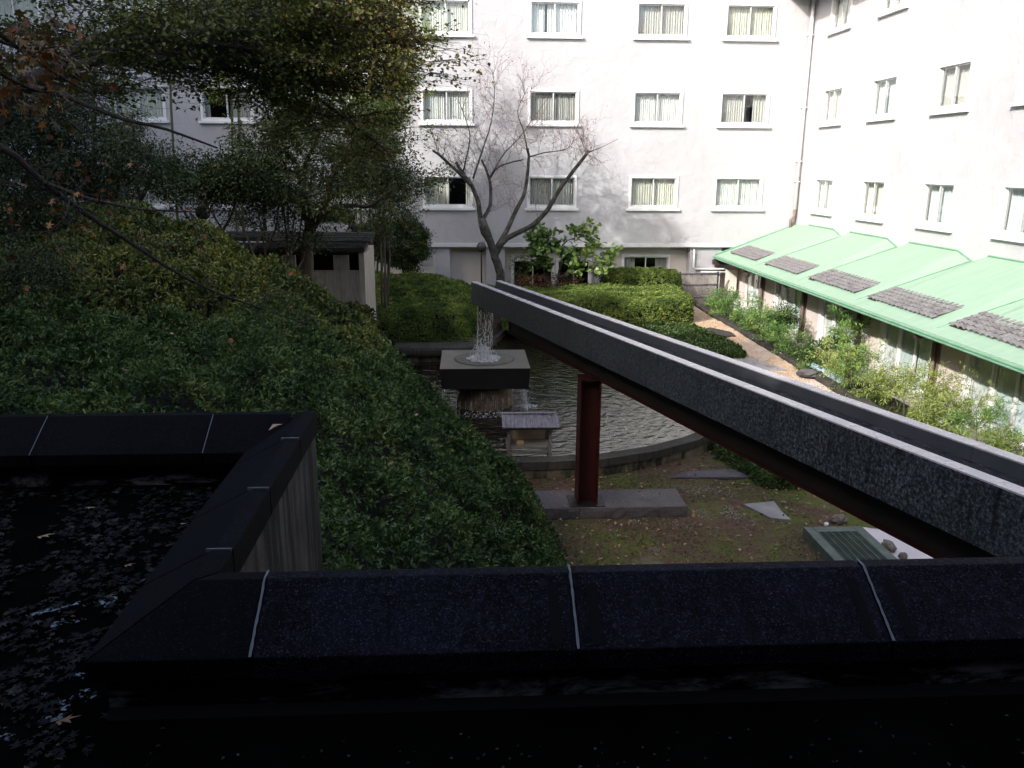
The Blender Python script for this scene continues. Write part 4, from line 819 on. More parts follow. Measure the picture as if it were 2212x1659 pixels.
def roofq(x0, x1, y0, y1, z0, z1, name='roof'):
    o = put(MB().hexa([(x0, y0, z0-.07), (x1, y0, z0-.07), (x1, y1, z1-.07), (x0, y1, z1-.07), (x0, y0, z0), (x1, y0, z0), (x1, y1, z1), (x0, y1, z1)]).build(name, 'shingle'), shed)
    rr = random.Random(x0); 
    ny = int((y1-y0)/.16)
    for j in range(ny):
        x = x0
        while x < x1-.05:
            w = min(rr.uniform(.25, .45), x1-x); f = lambda y: z0+(z1-z0)*(y-y0)/(y1-y0); ya = y0+j*.16; yb = ya+.17
            MB().hexa([(x+.004, ya, f(ya)+.002), (x+w-.004, ya, f(ya)+.002), (x+w-.004, yb, f(yb)+.001), (x+.004, yb, f(yb)+.001), (x+.004, ya, f(ya)+.02+rr.uniform(0, .012)), (x+w-.004, ya, f(ya)+.02+rr.uniform(0, .012)), (x+w-.004, yb, f(yb)+.006), (x+.004, yb, f(yb)+.006)]).build('shingle', 'shingle', o); x += w
roofq(-5.95, SX1+.16, SY0-.28, SY0+.55, -1.80, -1.74)
roofq(-4.6, SX1+.22, SY0+.5, SY0+1.4, -1.71, -1.56); roofq(-5.8, -4.7, SY0+1.0, SY0+1.9, -1.68, -1.58)
# globe lamps
def lamp(x, y, Y, r, base_z, label):
    c = at(x, y, Y); e_ = empty('garden_lamp', (c[0], c[1], base_z), label, 'lamp', 'globe lamps among the trees')
    put(MB().ball(c, r).build('globe', 'globe', None, True), e_); put(MB().tube([(c[0], c[1], base_z), (c[0], c[1], c[2]-r*.9)], .025, 8).build('pole', 'black_metal', None, True), e_)
    put(MB().tube([(c[0], c[1], c[2]-r*1.12), (c[0], c[1], c[2]-r*.8)], r*.45, 10).build('collar', 'black_metal', None, True), e_)
    for k in range(4):
        th = k*math.pi/4; put(MB().tube([c+np.array([math.cos(th)*math.cos(a), math.sin(th)*math.cos(a), math.sin(a)])*r*1.02 for a in np.linspace(-1.5, math.pi+1.5, 18)], .006, 4).build('wire_ring', 'black_metal'), e_)
lamp(351, 478, 19.0, .115, -3.2, 'smaller globe lamp left of the camellia stems behind the azalea bank')
lamp(438, 459, 18.2, .15, -3.2, 'larger globe lamp among the camellia stems behind the azalea bank')
lamp(761, 486, 22.5, .10, -4.5, 'reddish globe lamp beside the round clipped pine')
lamp(1040, 533, 26.3, .14, -4.0, 'globe lamp on a black pole behind the bare cherry trunk')
# ================================================================ planting
def ip(x, xs, ys): return np.interp(x, xs, ys)
def bank_base(X, Y):
    Xc = ip(Y, [3, 6, 9.3, 11, 12.9, 14.5, 15.5, 17.7, 20, 21.5, 24], [1.7, 1.5, 1.22, .85, .22, -.95, -1.75, -2.85, -3.0, -3.1, -3.3])
    L = ip(Y, [6, 10, 13, 16, 20], [2.7, 2.5, 2.05, 1.5, 1.4]); H = ip(Y, [4, 9.5, 12, 14, 16, 18, 20, 24], [3.75, 3.7, 3.3, 3.8, 4.15, 3.85, 2.6, 1.3])
    d = np.maximum(Xc-X, 0); h = H*(1-np.exp(-d/L))
    # dip between the two mounds
    h -= 1.9*np.exp(-((Y-10.9)/1.05)**2)*sstep(-X, 2.8, 4.2); h -= .25*sstep(Y, 12, 14)*sstep(-X, 4, 5.5)
    h -= .28*sstep(-X, 1.5, 4)*(1-sstep(Y, 9.5, 12))
    return -5.0+h, d
def bank_h(X, Y):
    h, d = bank_base(X, Y)
    b = .13*smooth_noise(X, Y, .5, 1)+.10*smooth_noise(X, Y, .24, 2)+.16*smooth_noise(X, Y, 1.3, 4)
    return h+np.minimum(.38, d*2.4)+b*np.clip(d*2, 0, 1)
bx_ = np.arange(-14, 1.9, .2); by_ = np.arange(2.6, 24.1, .2); BX, BY = np.meshgrid(bx_, by_); BH, BD = bank_base(BX, BY)
sheet('planted_bank', BD > .12, 'leaf_shade_soil', BX, BY, BH+.02)
def surf_normal(fn, X, Y, e=.05):
    gx = (fn(X+e, Y)-fn(X-e, Y))/(2*e); gy = (fn(X, Y+e)-fn(X, Y-e))/(2*e); return norm(np.stack([-gx, -gy, np.ones_like(gx)], -1))
def scatter_bank(x0, x1, y0, y1, dens, cond, rng):
    n = int((x1-x0)*(y1-y0)*dens*1.6); X = rng.uniform(x0, x1, n); Y = rng.uniform(y0, y1, n); h, d = bank_base(X, Y); N = surf_normal(bank_h, X, Y)
    keep = (d > .04) & cond(X, Y, d) & (rng.random(n) < np.clip(1/N[:, 2]/2.2, .35, 1)*1.0); X, Y, N = X[keep], Y[keep], N[keep]
    Z = bank_h(X, Y); P = np.stack([X, Y, Z], -1)-N*rng.uniform(0, .17, (len(X), 1)); return P, N
rng = np.random.default_rng(21)
# keep only what the picture frame can hold
def infr(P, m=120):
    p = P@_f; x = CX_+F_*(P@_r2)/p; y = CY_-F_*(P@_u2)/p; return (x > -m) & (x < 2212+m) & (y > -m) & (y < 1659+m)
vis = lambda X, Y: (Y > 4.42) | (X > -.72)
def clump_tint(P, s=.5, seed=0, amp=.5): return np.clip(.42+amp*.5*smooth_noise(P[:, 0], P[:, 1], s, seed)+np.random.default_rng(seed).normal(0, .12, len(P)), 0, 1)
P, N = scatter_bank(-7, 1.7, 4.42, 11.4, 780, lambda X, Y, d: vis(X, Y) & (Y > 4.42) & ((Y < 10.6) | (X > -3)), rng); k = infr(P); P, N = P[k], N[k]
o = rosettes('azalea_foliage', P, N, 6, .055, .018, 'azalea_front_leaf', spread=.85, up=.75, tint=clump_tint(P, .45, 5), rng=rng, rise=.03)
tag(o, 'dense dark azalea foliage covering the near slope below the parapet', 'azaleas', kind='stuff')
P, N = scatter_bank(-13, -1.2, 10.6, 21.5, 520, lambda X, Y, d: (Y > 11.4) | (X < -3), rng); k = infr(P); P, N = P[k], N[k]
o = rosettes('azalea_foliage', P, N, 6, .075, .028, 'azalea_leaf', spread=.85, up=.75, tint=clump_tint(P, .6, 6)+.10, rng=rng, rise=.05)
tag(o, 'lighter green azalea mound rising on the left behind the dark near slope', 'azaleas', kind='stuff')
P, N = scatter_bank(-3, .6, 11.2, 17.5, 420, lambda X, Y, d: d < 3.2, rng); k = infr(P); P, N = P[k], N[k]
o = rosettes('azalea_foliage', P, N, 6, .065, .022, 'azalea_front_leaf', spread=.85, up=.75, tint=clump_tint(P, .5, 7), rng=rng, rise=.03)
tag(o, 'azalea foliage hanging down to the left edge of the pond', 'azaleas', kind='stuff')
# ivy over the edge near the pond
P, N = scatter_bank(-3.6, -.6, 13.0, 18.5, 300, lambda X, Y, d: (d < 1.3) & (d > .05), rng)
n = len(P); D = norm(np.array([.6, -.5, -.55])+.6*randdir(n, rng)); 
o = leaves('ivy_foliage', P+N*.11, D, norm(N+.4*randdir(n, rng)), .085*rng.uniform(.7, 1.3, n), .085, 'ivy_leaf', shape='round', rng=rng); tag(o, 'glossy dark ivy trailing over the bank edge beside the pond', 'ivy', kind='stuff')
# fallen orange leaves caught on azaleas, and a few pale new shoots
def fallen(name, pts, L, mat, lab, cat='leaves', N=None, rng=rng, shape='maple'):
    n = len(pts); Nn = np.array([0, 0, 1.0]) if N is None else N
    return tag(leaves(name, pts, norm(randdir(n, rng)*np.array([1, 1, .25])), norm(Nn+.35*randdir(n, rng)), L*rng.uniform(.6, 1.3, n), L*.9, mat, shape=shape, rng=rng), lab, cat, kind='stuff')
X = rng.uniform(-6, .8, 110); Y = rng.uniform(4.6, 12, 110); Z = bank_h(X, Y)+.04
fallen('fallen_leaves', np.stack([X, Y, Z], -1), .06, 'dry_leaf', 'scattered dry leaves lying on the azaleas')
# ---- hedges: rounded boxes clothed in small leaves
def sd_box(x0, x1, y0, y1, z0, z1, dens, rng, r=.3, skew=None, faces=('top', 'front', 'right', 'left')):
    P = []; N = []
    def add(n, f, nn): u, v = rng.random(n), rng.random(n); P.append(f(u, v)); N.append(np.tile(nn, (n, 1)))
    if 'top' in faces: add(int((x1-x0)*(y1-y0)*dens), lambda u, v: np.stack([x0+(x1-x0)*u, y0+(y1-y0)*v, np.full_like(u, z1)], -1), (0, 0, 1.))
    if 'front' in faces: add(int((x1-x0)*(z1-z0)*dens), lambda u, v: np.stack([x0+(x1-x0)*u, np.full_like(u, y0), z0+(z1-z0)*v], -1), (0, -1., 0))
    if 'right' in faces: add(int((y1-y0)*(z1-z0)*dens), lambda u, v: np.stack([np.full_like(u, x1), y0+(y1-y0)*u, z0+(z1-z0)*v], -1), (1., 0, 0))
    if 'left' in faces: add(int((y1-y0)*(z1-z0)*dens), lambda u, v: np.stack([np.full_like(u, x0), y0+(y1-y0)*u, z0+(z1-z0)*v], -1), (-1., 0, 0))
    P = np.concatenate(P); N = np.concatenate(N)
    # round the edges
    lo = np.array([x0+r, y0+r, z0-9]); hi = np.array([x1-r, y1-r, z1-r]); q = np.clip(P, lo, hi); d = P-q; l = np.linalg.norm(d, axis=1, keepdims=True)
    Nn = np.where(l > 1e-6, d/(l+1e-9), N); P = np.where(l > 1e-6, q+Nn*np.minimum(l, r), P); return P, norm(Nn+N*.3)
def hedge(label, box, dens, L, mat='hedge_leaf', warp=None, group=None, seed=0, r=.3, lump=.05, per=6, tint_add=0, name='hedge', cat='hedge', faces=('top', 'front', 'right', 'left'), width=.5):
    rng = np.random.default_rng(seed); x0, x1, y0, y1, z0, z1 = box; P, N = sd_box(*box, dens, rng, r, faces=faces)
    l = lump*(smooth_noise(P[:, 0]+P[:, 2], P[:, 1]-P[:, 2], .45, seed)+.6*smooth_noise(P[:, 0]*1.7, P[:, 2]*1.9+P[:, 1], .2, seed+1)); P = P+N*l[:, None]-N*rng.uniform(0, .07, (len(P), 1))
    e = empty(name, ((x0+x1)/2, (y0+y1)/2, z0), label, cat, group)
    if warp: P = warp(P)
    o = rosettes('foliage', P, N, per, L, L*width, mat, spread=.9, up=.7, tint=np.clip(.42+.28*smooth_noise(P[:, 0], P[:, 1]+P[:, 2], .35, seed)+tint_add+rng.normal(0, .12, len(P)), 0, 1), rng=rng, rise=.03); put(o, e)
    m = .10; c = MB(); nx = max(2, int((x1-x0)/.4)); ny = max(2, int((y1-y0)/.4)); vs = []; 
    cx0, cx1, cy0, cy1, cz1 = x0+m, x1-m, y0+m, y1-m, z1-m
    b = MB().hexa([(cx0, cy0, z0), (cx1, cy0, z0), (cx1, cy1, z0), (cx0, cy1, z0), (cx0+r*.4, cy0+r*.4, cz1), (cx1-r*.4, cy0+r*.4, cz1), (cx1-r*.4, cy1, cz1), (cx0+r*.4, cy1, cz1)])
    o = b.build('twig_core', 'dark_bark'); 
    if warp:
        import bmesh
        bm = bmesh.new(); bm.from_mesh(o.data); bmesh.ops.subdivide_edges(bm, edges=bm.edges, cuts=7, use_grid_fill=True)
        V = warp(np.array([v.co for v in bm.verts]))
        for v, p in zip(bm.verts, V): v.co = Vector(p)
        bm.to_mesh(o.data); bm.free()
    put(o, e); return e
def warp_left(P):                         # right-hand end higher to the back, front sagging to the left
    P = P.copy(); y = P[:, 1]; x = P[:, 0]; f = np.clip((P[:, 2]+4.65)/1.0, 0, 1)
    P[:, 2] += f*(.50*sstep(y, 22.3, 24.6)*(1-sstep(x, -1.2, .2)*.75)); P[:, 1] += .25*np.sin(x*1.1)-.25*sstep(x, -.9, .2)*(-1); return P
hedge('big rounded hedge left of the falling water, behind the square basin', (-3.6, .25, 21.7, 25.4, -4.65, -3.62), 800, .052, warp=warp_left, seed=1, r=.45, lump=.045, tint_add=-.04)
hedge('thin far end of the rounded hedge running back beside the shed', (-2.7, -1.9, 24.2, 26.4, -4.5, -3.3), 300, .08, seed=12, r=.3, tint_add=-.12) if False else None
hedge('bushy azalea clump in front of the corner of the concrete shed', (-4.2, -2.12, 17.9, 18.92, -5.0, -3.08), 620, .06, mat='azalea_leaf', seed=14, r=.32, lump=.08, name='azalea_bush', cat='shrub')
def warp_r(P):
    P = P.copy(); f = np.clip((P[:, 2]+4.6)/.9, 0, 1); P[:, 2] += f*(.05*np.sin(P[:, 0]*1.9)+.06*sstep(P[:, 0], 1, 6)); P[:, 1] += .5*sstep(P[:, 0], 5.2, 6.8); return P
hedge('long clipped hedge behind the water channel, its top in the sun', (1.1, 6.75, 23.4, 26.3, -4.6, -3.72), 800, .05, warp=warp_r, seed=2, r=.3, lump=.03, tint_add=.06)
hedge('smaller hedge in front of the ground floor window, behind the long hedge', (4.55, 7.05, 26.5, 27.6, -4.5, -3.28), 700, .05, seed=3, r=.3, lump=.05, tint_add=.10)
hedge('low dark hedge right of the big rounded hedge, below the bare cherry', (-.35, 1.15, 25.3, 26.4, -4.5, -3.72), 360, .07, seed=4, r=.25, tint_add=-.15)
def warp_c(P):
    P = P.copy(); y = P[:, 1]; P[:, 0] += .7*sstep(-(y-22), -1.5, 1.8)*.6; return P
hedge('low groundcover hedge between the long hedge and the gravel', (4.9, 6.35, 19.2, 22.8, -4.6, -4.28), 380, .07, mat='cover_leaf', seed=5, r=.2, lump=.03, name='groundcover', cat='groundcover', warp=warp_c)
hedge('clump of fresh green groundcover beside the pond wall under the channel', (4.55, 6.0, 12.2, 14.4, -5.0, -4.78), 420, .10, mat='cover_leaf', seed=6, r=.2, lump=.03, name='groundcover', cat='groundcover', width=.2, per=6, warp=lambda P: np.stack([P[:, 0]+(P[:, 1]-13.3)*-.22, P[:, 1], P[:, 2]], -1))
hedge('small patch of bright groundcover at the foot of the rounded hedge', (-.9, .2, 21.35, 21.8, -4.62, -4.5), 420, .06, mat='cover_leaf', seed=7, r=.06, lump=.02, name='groundcover', cat='groundcover')
# ---- trees
class Tree:
    def __init__(s, seed): s.r = np.random.default_rng(seed); s.mb = MB(); s.tw = MB(); s.tips = []; s.dirs = []
    def limb(s, pts, r0, r1, n=8, sub=3):
        """thick limb through measured points, smoothed"""
        pts = [np.array(p, float) for p in pts]; out = []
        for i in range(len(pts)-1):
            p0, p1, p2, p3 = pts[max(i-1, 0)], pts[i], pts[i+1], pts[min(i+2, len(pts)-1)]
            for j in range(sub):
                t = j/sub; out.append(.5*((2*p1)+(-p0+p2)*t+(2*p0-5*p1+4*p2-p3)*t*t+(-p0+3*p1-3*p2+p3)*t**3))
        out.append(pts[-1]); m = len(out); out = [p+s.r.normal(0, .10*(r0+(r1-r0)*i/m), 3)*(0 < i < m-1) for i, p in enumerate(out)]
        s.mb.tube(out, [r0+(r1-r0)*(i/(m-1))**.8 for i in range(m)], n); return out
    def twig(s, p, d, L, r, lvl, up=.1, spread=.8, seg=4, flat=0, nchild=(2, 4), shrink=.62, tipmode=True):
        pts = [p]; d = norm(d); q = p.copy(); chl = []
        for k in range(seg):
            d = norm(d+s.r.normal(0, .17, 3)+np.array([0, 0, up]))
            if flat: d[2] *= (1-flat); d = norm(d)
            q = q+d*L/seg; pts.append(q.copy()); chl.append((q.copy(), d.copy()))
        s.tw.tube(pts, list(np.linspace(r, max(r*.35, .0012), len(pts))), 4 if r > .008 else 3, cap=False)
        if lvl == 0 or tipmode == 'all':
            for q_, d_ in chl: s.tips.append(q_); s.dirs.append(d_)
        if lvl > 0:
            for q_, d_ in chl:
                for _ in range(s.r.integers(*nchild)):
                    a = norm(np.cross(d_, s.r.normal(size=3))); dd = norm(d_*(.55+.3*s.r.random())+a*spread)
                    if flat: dd[2] *= (1-flat)
                    s.twig(q_, dd, L*shrink*s.r.uniform(.7, 1.15), r*.55, lvl-1, up, spread, max(3, seg-1), flat, nchild, shrink, tipmode)
    def along(s, limb, n, L, r, lvl, t0=.2, **kw):
        for _ in range(n):
            i = min(int(len(limb)*(t0+(1-t0)*s.r.random())), len(limb)-2); d0 = norm(limb[i+1]-limb[i]); a = norm(np.cross(d0, s.r.normal(size=3)))
            s.twig(np.array(limb[i]), norm(d0*.5+a+np.array([0, 0, kw.get('up', .1)*2])), L*s.r.uniform(.6, 1.15), r, lvl, **kw)
    def finish(s, name, base, label, cat='tree', bark='bark', leaf=None, group=None, per=6, L=.06, W=.04, sprd=.12, shape='leaf', tint=None, twigmat=None, drop=0, frac=1.0, leafname='crown', droop=-.2):
        e = empty(name, base, label, cat, group); 
        if s.mb.v: put(s.mb.build('trunk', bark, None, True), e)
        if s.tw.v: put(s.tw.build('branches', twigmat or bark, None, True), e)
        if leaf and s.tips:
            T = np.array(s.tips); Dd = np.array(s.dirs); k = s.r.random(len(T)) < frac; T, Dd = T[k], Dd[k]
            kk = infr(T, 2600 if leaf == 'bamboo_leaf' else 250); T, Dd = T[kk], Dd[kk]; n = len(T)*per
            P = np.repeat(T, per, 0)+s.r.normal(0, sprd, (n, 3))*np.array([1, 1, .6]); D = norm(np.repeat(Dd, per, 0)+.9*randdir(n, s.r)+np.array([0, 0, droop]))
            tt = np.clip(.40+.22*smooth_noise(P[:, 0]+P[:, 2]*.7, P[:, 1]+P[:, 2], .5, 3)+s.r.normal(0, .17, n), 0, 1) if tint is None else tint(P, s.r)
            o = leaves(leafname, P, D, norm(np.array([0, 0, 1.0])+.8*randdir(n, s.r)), L*s.r.uniform(.7, 1.25, n), W, leaf, None, tt, shape=shape, rng=s.r); put(o, e)
        return e
# bare cherry in front of the facade
T = Tree(31); Y = 25.9
A = lambda x, y, Y=25.9: at(x, y, Y)
tr = T.limb([A(1083, 612), A(1078, 580), A(1067, 545), A(1052, 500, 25.8), A(1040, 470, 25.7)], .15, .11, 10)
l1 = T.limb([A(1056, 520, 25.9), A(1040, 490, 25.8), A(1034, 440, 25.7), A(1018, 400, 25.6), A(1000, 375, 25.5), A(985, 350, 25.4)], .10, .04)
l1b = T.limb([A(1018, 400, 25.6), A(990, 372, 25.4), A(955, 340, 25.2), A(935, 325, 25.0)], .07, .03)
l2 = T.limb([A(1040, 480, 25.8), A(1058, 445, 26.1), A(1060, 405, 26.3), A(1052, 372, 26.4), A(1040, 345, 26.5)], .07, .03)
l3 = T.limb([A(1068, 545, 26), A(1090, 505, 26.2), A(1115, 455, 26.4), A(1135, 410, 26.5), A(1142, 350, 26.6), A(1140, 320, 26.6)], .095, .035)
l4 = T.limb([A(1068, 555, 26), A(1095, 515, 25.8), A(1150, 487, 25.5), A(1185, 450, 25.3), A(1215, 400, 25.2), A(1250, 355, 25.0), A(1272, 325, 24.9)], .105, .045)
l5 = T.limb([A(1058, 385, 26.2), A(1075, 362, 26.4), A(1100, 352, 26.6), A(1130, 345, 26.8)], .035, .02, 6)
l6 = T.limb([A(1000, 372, 25.5), A(1010, 330, 25.5), A(1015, 290, 25.6), A(1003, 250, 25.7), A(990, 215, 25.8)], .03, .008, 5)
l7 = T.limb([A(1022, 385, 25.6), A(1040, 330, 25.8), A(1062, 260, 26), A(1068, 195, 26.1), A(1064, 150, 26.2)], .035, .006, 5)
l8 = T.limb([A(1140, 330, 26.5), A(1130, 280, 26.4), A(1118, 240, 26.3), A(1140, 190, 26.2)], .03, .006, 5)
l9 = T.limb([A(1142, 340, 26.5), A(1175, 330, 26.5), A(1225, 322, 26.3), A(1240, 300, 26.2)], .028, .006, 5)
l10 = T.limb([A(1060, 380, 26.2), A(1090, 330, 26.2), A(1120, 300, 26.3), A(1170, 230, 26.3), A(1185, 210, 26.3)], .026, .005, 5)
T.limb([A(1266, 330, 24.9), A(1300, 318, 24.8), A(1335, 300, 24.7)], .018, .004, 4)
kw = dict(up=.10, spread=.75, seg=4, nchild=(1, 3), shrink=.66)
for l, n_, LL in ((l1, 9, .9), (l1b, 10, .9), (l2, 8, .9), (l3, 9, .95), (l4, 7, .6), (l5, 6, .8), (l6, 9, .8), (l7, 12, .85), (l8, 10, .8), (l9, 10, .8), (l10, 9, .8)): T.along(l, int(n_*1.1), LL, .0085, 2, t0=.35 if any(l is q for q in (l1, l3, l4)) else .1, **kw)
T.along(l4[-4:], 6, .8, .012, 2, t0=.5, up=.0, spread=.6, seg=4, nchild=(1, 3), shrink=.66)
T.finish('bare_cherry_tree', A(1083, 612), 'leafless cherry tree with forked mossy trunk in front of the sunlit facade', bark='cherry_bark', twigmat='twig', leaf='red_leaf', per=1, L=.06, W=.035, sprd=.05, frac=.05, leafname='last_leaves')
# broadleaf tree in front of the shed
T = Tree(32); A = lambda x, y, Y=17.6: at(x, y, Y)
t0 = T.limb([A(657, 655, 17.6), A(660, 600, 17.6), A(664, 540), A(668, 495), A(662, 455)], .155, .11, 10)
t1 = T.limb([A(668, 500), A(690, 465, 17.4), A(706, 430, 17.2), A(720, 380, 17), A(745, 330, 16.8), A(770, 290, 16.6)], .11, .035)
t2 = T.limb([A(662, 460), A(655, 420, 17.8), A(648, 375, 18), A(625, 335, 18.2), A(590, 315, 18.3), A(560, 300, 18.3)], .10, .03)
t3 = T.limb([A(676, 490), A(715, 452, 17), A(760, 444, 16.6), A(800, 445, 16.3), A(835, 418, 16), A(870, 395, 15.9)], .06, .02)
t4 = T.limb([A(655, 400, 17.9), A(662, 350, 18), A(685, 300, 18), A(700, 250, 18)], .055, .02)
t5 = T.limb([A(706, 430, 17.2), A(745, 405, 17.4), A(785, 380, 17.6), A(840, 360, 17.6)], .05, .015)
t6 = T.limb([A(648, 378, 18), A(610, 360, 17.6), A(575, 362, 17.2), A(530, 372, 17)], .035, .012)
kw = dict(up=.06, spread=.9, seg=4, nchild=(1, 3), shrink=.62, flat=.25)
for l, n_, LL in ((t1, 22, 1.05), (t2, 14, .9), (t3, 11, .8), (t4, 20, 1.0), (t5, 15, .9), (t6, 9, .7)): T.along(l, n_, LL, .014, 2, t0=.25, **kw)
T.finish('broadleaf_tree', A(657, 655), 'broadleaf tree with a leaning forked trunk standing in front of the concrete shed', bark='bark', leaf='broad_leaf', per=5, L=.075, W=.034, sprd=.09, frac=.55, twigmat='dark_bark')
# tall maple canopy coming in from the left
T = Tree(33); A = lambda x, y, Y=10.0: at(x, y, Y)
m0 = T.limb([A(-260, 700, 9.2), A(-170, 480, 9.3), A(-90, 320, 9.5), A(-20, 235, 9.6)], .24, .17, 10)
m1 = T.limb([A(-20, 235, 9.6), A(45, 185, 9.8), A(110, 165, 10), A(185, 140, 10.2), A(245, 108, 10.4), A(320, 82, 10.6), A(420, 60, 10.9), A(540, 30, 11.2)], .13, .035, 10)
m2 = T.limb([A(230, 115, 10.4), A(300, 100, 10.8), A(400, 120, 11.2), A(500, 150, 11.6), A(600, 175, 12), A(690, 215, 12.4), A(770, 275, 12.7), A(830, 320, 12.9)], .06, .014)
m3 = T.limb([A(150, 150, 10), A(230, 122, 10), A(330, 88, 10.1), A(470, 95, 10.4), A(600, 120, 10.9), A(700, 145, 11.4), A(770, 170, 11.8)], .055, .012)
m4 = T.limb([A(130, 130, 10), A(200, 90, 10.4), A(300, 55, 10.8), A(440, 10, 11.4), A(560, -40, 12), A(680, -60, 12.6)], .07, .02)
m5 = T.limb([A(420, 60, 10.9), A(560, 75, 11.4), A(650, 60, 11.9), A(730, 70, 12.4), A(790, 95, 12.8)], .04, .012)
m6 = T.limb([A(20, 190, 9.7), A(80, 190, 9.6), A(160, 215, 9.5), A(260, 255, 9.6), A(360, 280, 9.8), A(470, 320, 10)], .045, .01)
m7 = T.limb([A(440, 10, 11.4), A(600, 20, 12), A(680, 25, 12.6), A(770, 25, 13.2)], .04, .012)
kw = dict(up=-.01, spread=.9, seg=4, nchild=(1, 3), shrink=.62, flat=.5)
for l, n_, LL, t0_ in ((m1, 34, 1.0, .25), (m2, 36, .95, .15), (m3, 40, .95, .15), (m4, 44, 1.1, .1), (m5, 38, .95, .1), (m7, 36, 1.1, .1)): T.along(l, n_, LL, .012, 2, t0=t0_, **kw)
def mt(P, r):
    x = CX_+F_*(P@_r2)/(P@_f); return np.clip(.30+.38*sstep(x, 520, 900)+.16*smooth_noise(P[:, 0]+P[:, 2]*.7, P[:, 1]+P[:, 2], .6, 9)+r.normal(0, .15, len(P)), 0, 1)  # tint rises to the right, sunlit edge of the crown painted in
def thin(T, rule):
    P = np.array(T.tips); w = P@_f; x = CX_+F_*(P@_r2)/w; y = CY_-F_*(P@_u2)/w; k = T.r.random(len(P)) < rule(x, y); T.tips = [p for p, q in zip(T.tips, k) if q]; T.dirs = [p for p, q in zip(T.dirs, k) if q]
thin(T, lambda x, y: np.where((x > 120) & (x < 560) & (y > 60), .33, np.where(x < 560, .7, 1.0))*np.where(x > 880, .35, 1))
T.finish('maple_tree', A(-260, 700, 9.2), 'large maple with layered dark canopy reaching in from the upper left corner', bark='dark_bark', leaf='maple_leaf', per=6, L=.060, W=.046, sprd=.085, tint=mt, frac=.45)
# near maple branch with turning leaves
T = Tree(34); A = lambda x, y, Y=5.0: at(x, y, Y)
b1 = T.limb([A(-120, 20, 4.6), A(-20, 60, 4.8), A(60, 120, 5), A(130, 165, 5.1), A(200, 205, 5.2)], .022, .006, 6)
b2 = T.limb([A(-100, 140, 4.6), A(-20, 150, 4.8), A(60, 190, 5), A(110, 200, 5)], .016, .005, 6)
b3 = T.limb([A(-60, 60, 4.6), A(0, 90, 4.7), A(60, 105, 4.8), A(140, 100, 4.8)], .014, .004, 5)
for l in (b1, b2, b3): T.along(l, 6, .22, .004, 1, t0=.1, up=-.05, spread=.8, seg=3, nchild=(1, 3), flat=.2, shrink=.6)
T.finish('maple_branch', A(-120, 20, 4.6), 'near maple branch with large turning orange and olive leaves in the upper left corner', 'branch', bark='dark_bark', leaf='orange_leaf', per=1, L=.075, W=.06, sprd=.04, shape='maple', droop=-.9, leafname='leaves', tint=lambda P, r: np.where(r.random(len(P)) < .6, .9+r.random(len(P))*.1, r.random(len(P))*.7))
# long bare branch crossing the bank
T = Tree(35); A = lambda x, y, Y=7.5: at(x, y, Y)
c1 = T.limb([A(-160, 250, 7), A(0, 315, 7.1), A(90, 390, 7.3), A(190, 465, 7.5), A(290, 530, 7.7), A(380, 588, 7.9), A(470, 632, 8.1), A(560, 665, 8.3), A(660, 700, 8.5)], .035, .005, 7)
c2 = T.limb([A(90, 390, 7.3), A(180, 425, 7.2), A(280, 448, 7.1), A(350, 455, 7.0), A(430, 458, 7)], .018, .004, 6)
c3 = T.limb([A(150, 432, 7.4), A(140, 470, 7.2), A(110, 500, 7.1), A(95, 545, 7.0)], .010, .003, 5)
for l, n_ in ((c1, 26), (c2, 13), (c3, 5)): T.along(l, n_, .42, .0055, 1, t0=.12, up=.0, spread=.8, seg=4, nchild=(0, 3), shrink=.6)
T.finish('bare_branch', A(-160, 250, 7), 'long thin drooping branch with few orange leaves crossing in front of the azalea mound', 'branch', bark='dark_bark', leaf='orange_leaf', per=1, L=.075, W=.05, sprd=.02, shape='maple', frac=.22, droop=-.6, leafname='leaves', tint=lambda P, r: r.random(len(P))*.75)
# dark evergreens at the far left, behind the mound
def thin(T, rule):
    P = np.array(T.tips); w = P@_f; x = CX_+F_*(P@_r2)/w; y = CY_-F_*(P@_u2)/w; k = T.r.random(len(P)) < rule(x, y); T.tips = [p for p, q in zip(T.tips, k) if q]; T.dirs = [p for p, q in zip(T.dirs, k) if q]
def bushy(seed, name, base, pts, r0, n, LL, label, leaf, L, W, per=6, sprd=.12, bark='dark_bark', group=None, stems=None, shape='leaf', lvl=2, up=.05, cat='tree', flat=.1, tint=None, frac=.55, spread=.9, t0=.2):
    T = Tree(seed); 
    for st in (stems or [pts]): l = T.limb(st, r0, r0*.25, 7); T.along(l, n, LL, r0*.2, lvl, t0=t0, up=up, spread=spread, seg=4, nchild=(1, 3), flat=flat)
    if name == 'camellia': thin(T, lambda x, y: np.where((y > 435) & (x < 650), .12, np.where(x > 640, .3, 1)))
    return T.finish(name, base, label, cat, bark=bark, leaf=leaf, per=per, L=L, W=W, sprd=sprd, group=group, shape=shape, tint=tint, frac=frac)
A = at
bushy(41, 'evergreen_tree', A(40, 560, 18), [A(40, 560, 18), A(60, 430, 18), A(85, 330, 18), A(70, 250, 18)], .12, 30, 1.35, 'dark evergreen with olive foliage at the left edge behind the mound', 'maple_dark_leaf', .085, .05, per=7)
bushy(42, 'evergreen_tree', A(200, 560, 20), [A(195, 560, 20), A(190, 490, 20), A(180, 430, 20), A(175, 390, 20)], .11, 20, .9, 'rounded dark evergreen just left of the open facade, behind the mound', 'maple_dark_leaf', .085, .05, per=7)
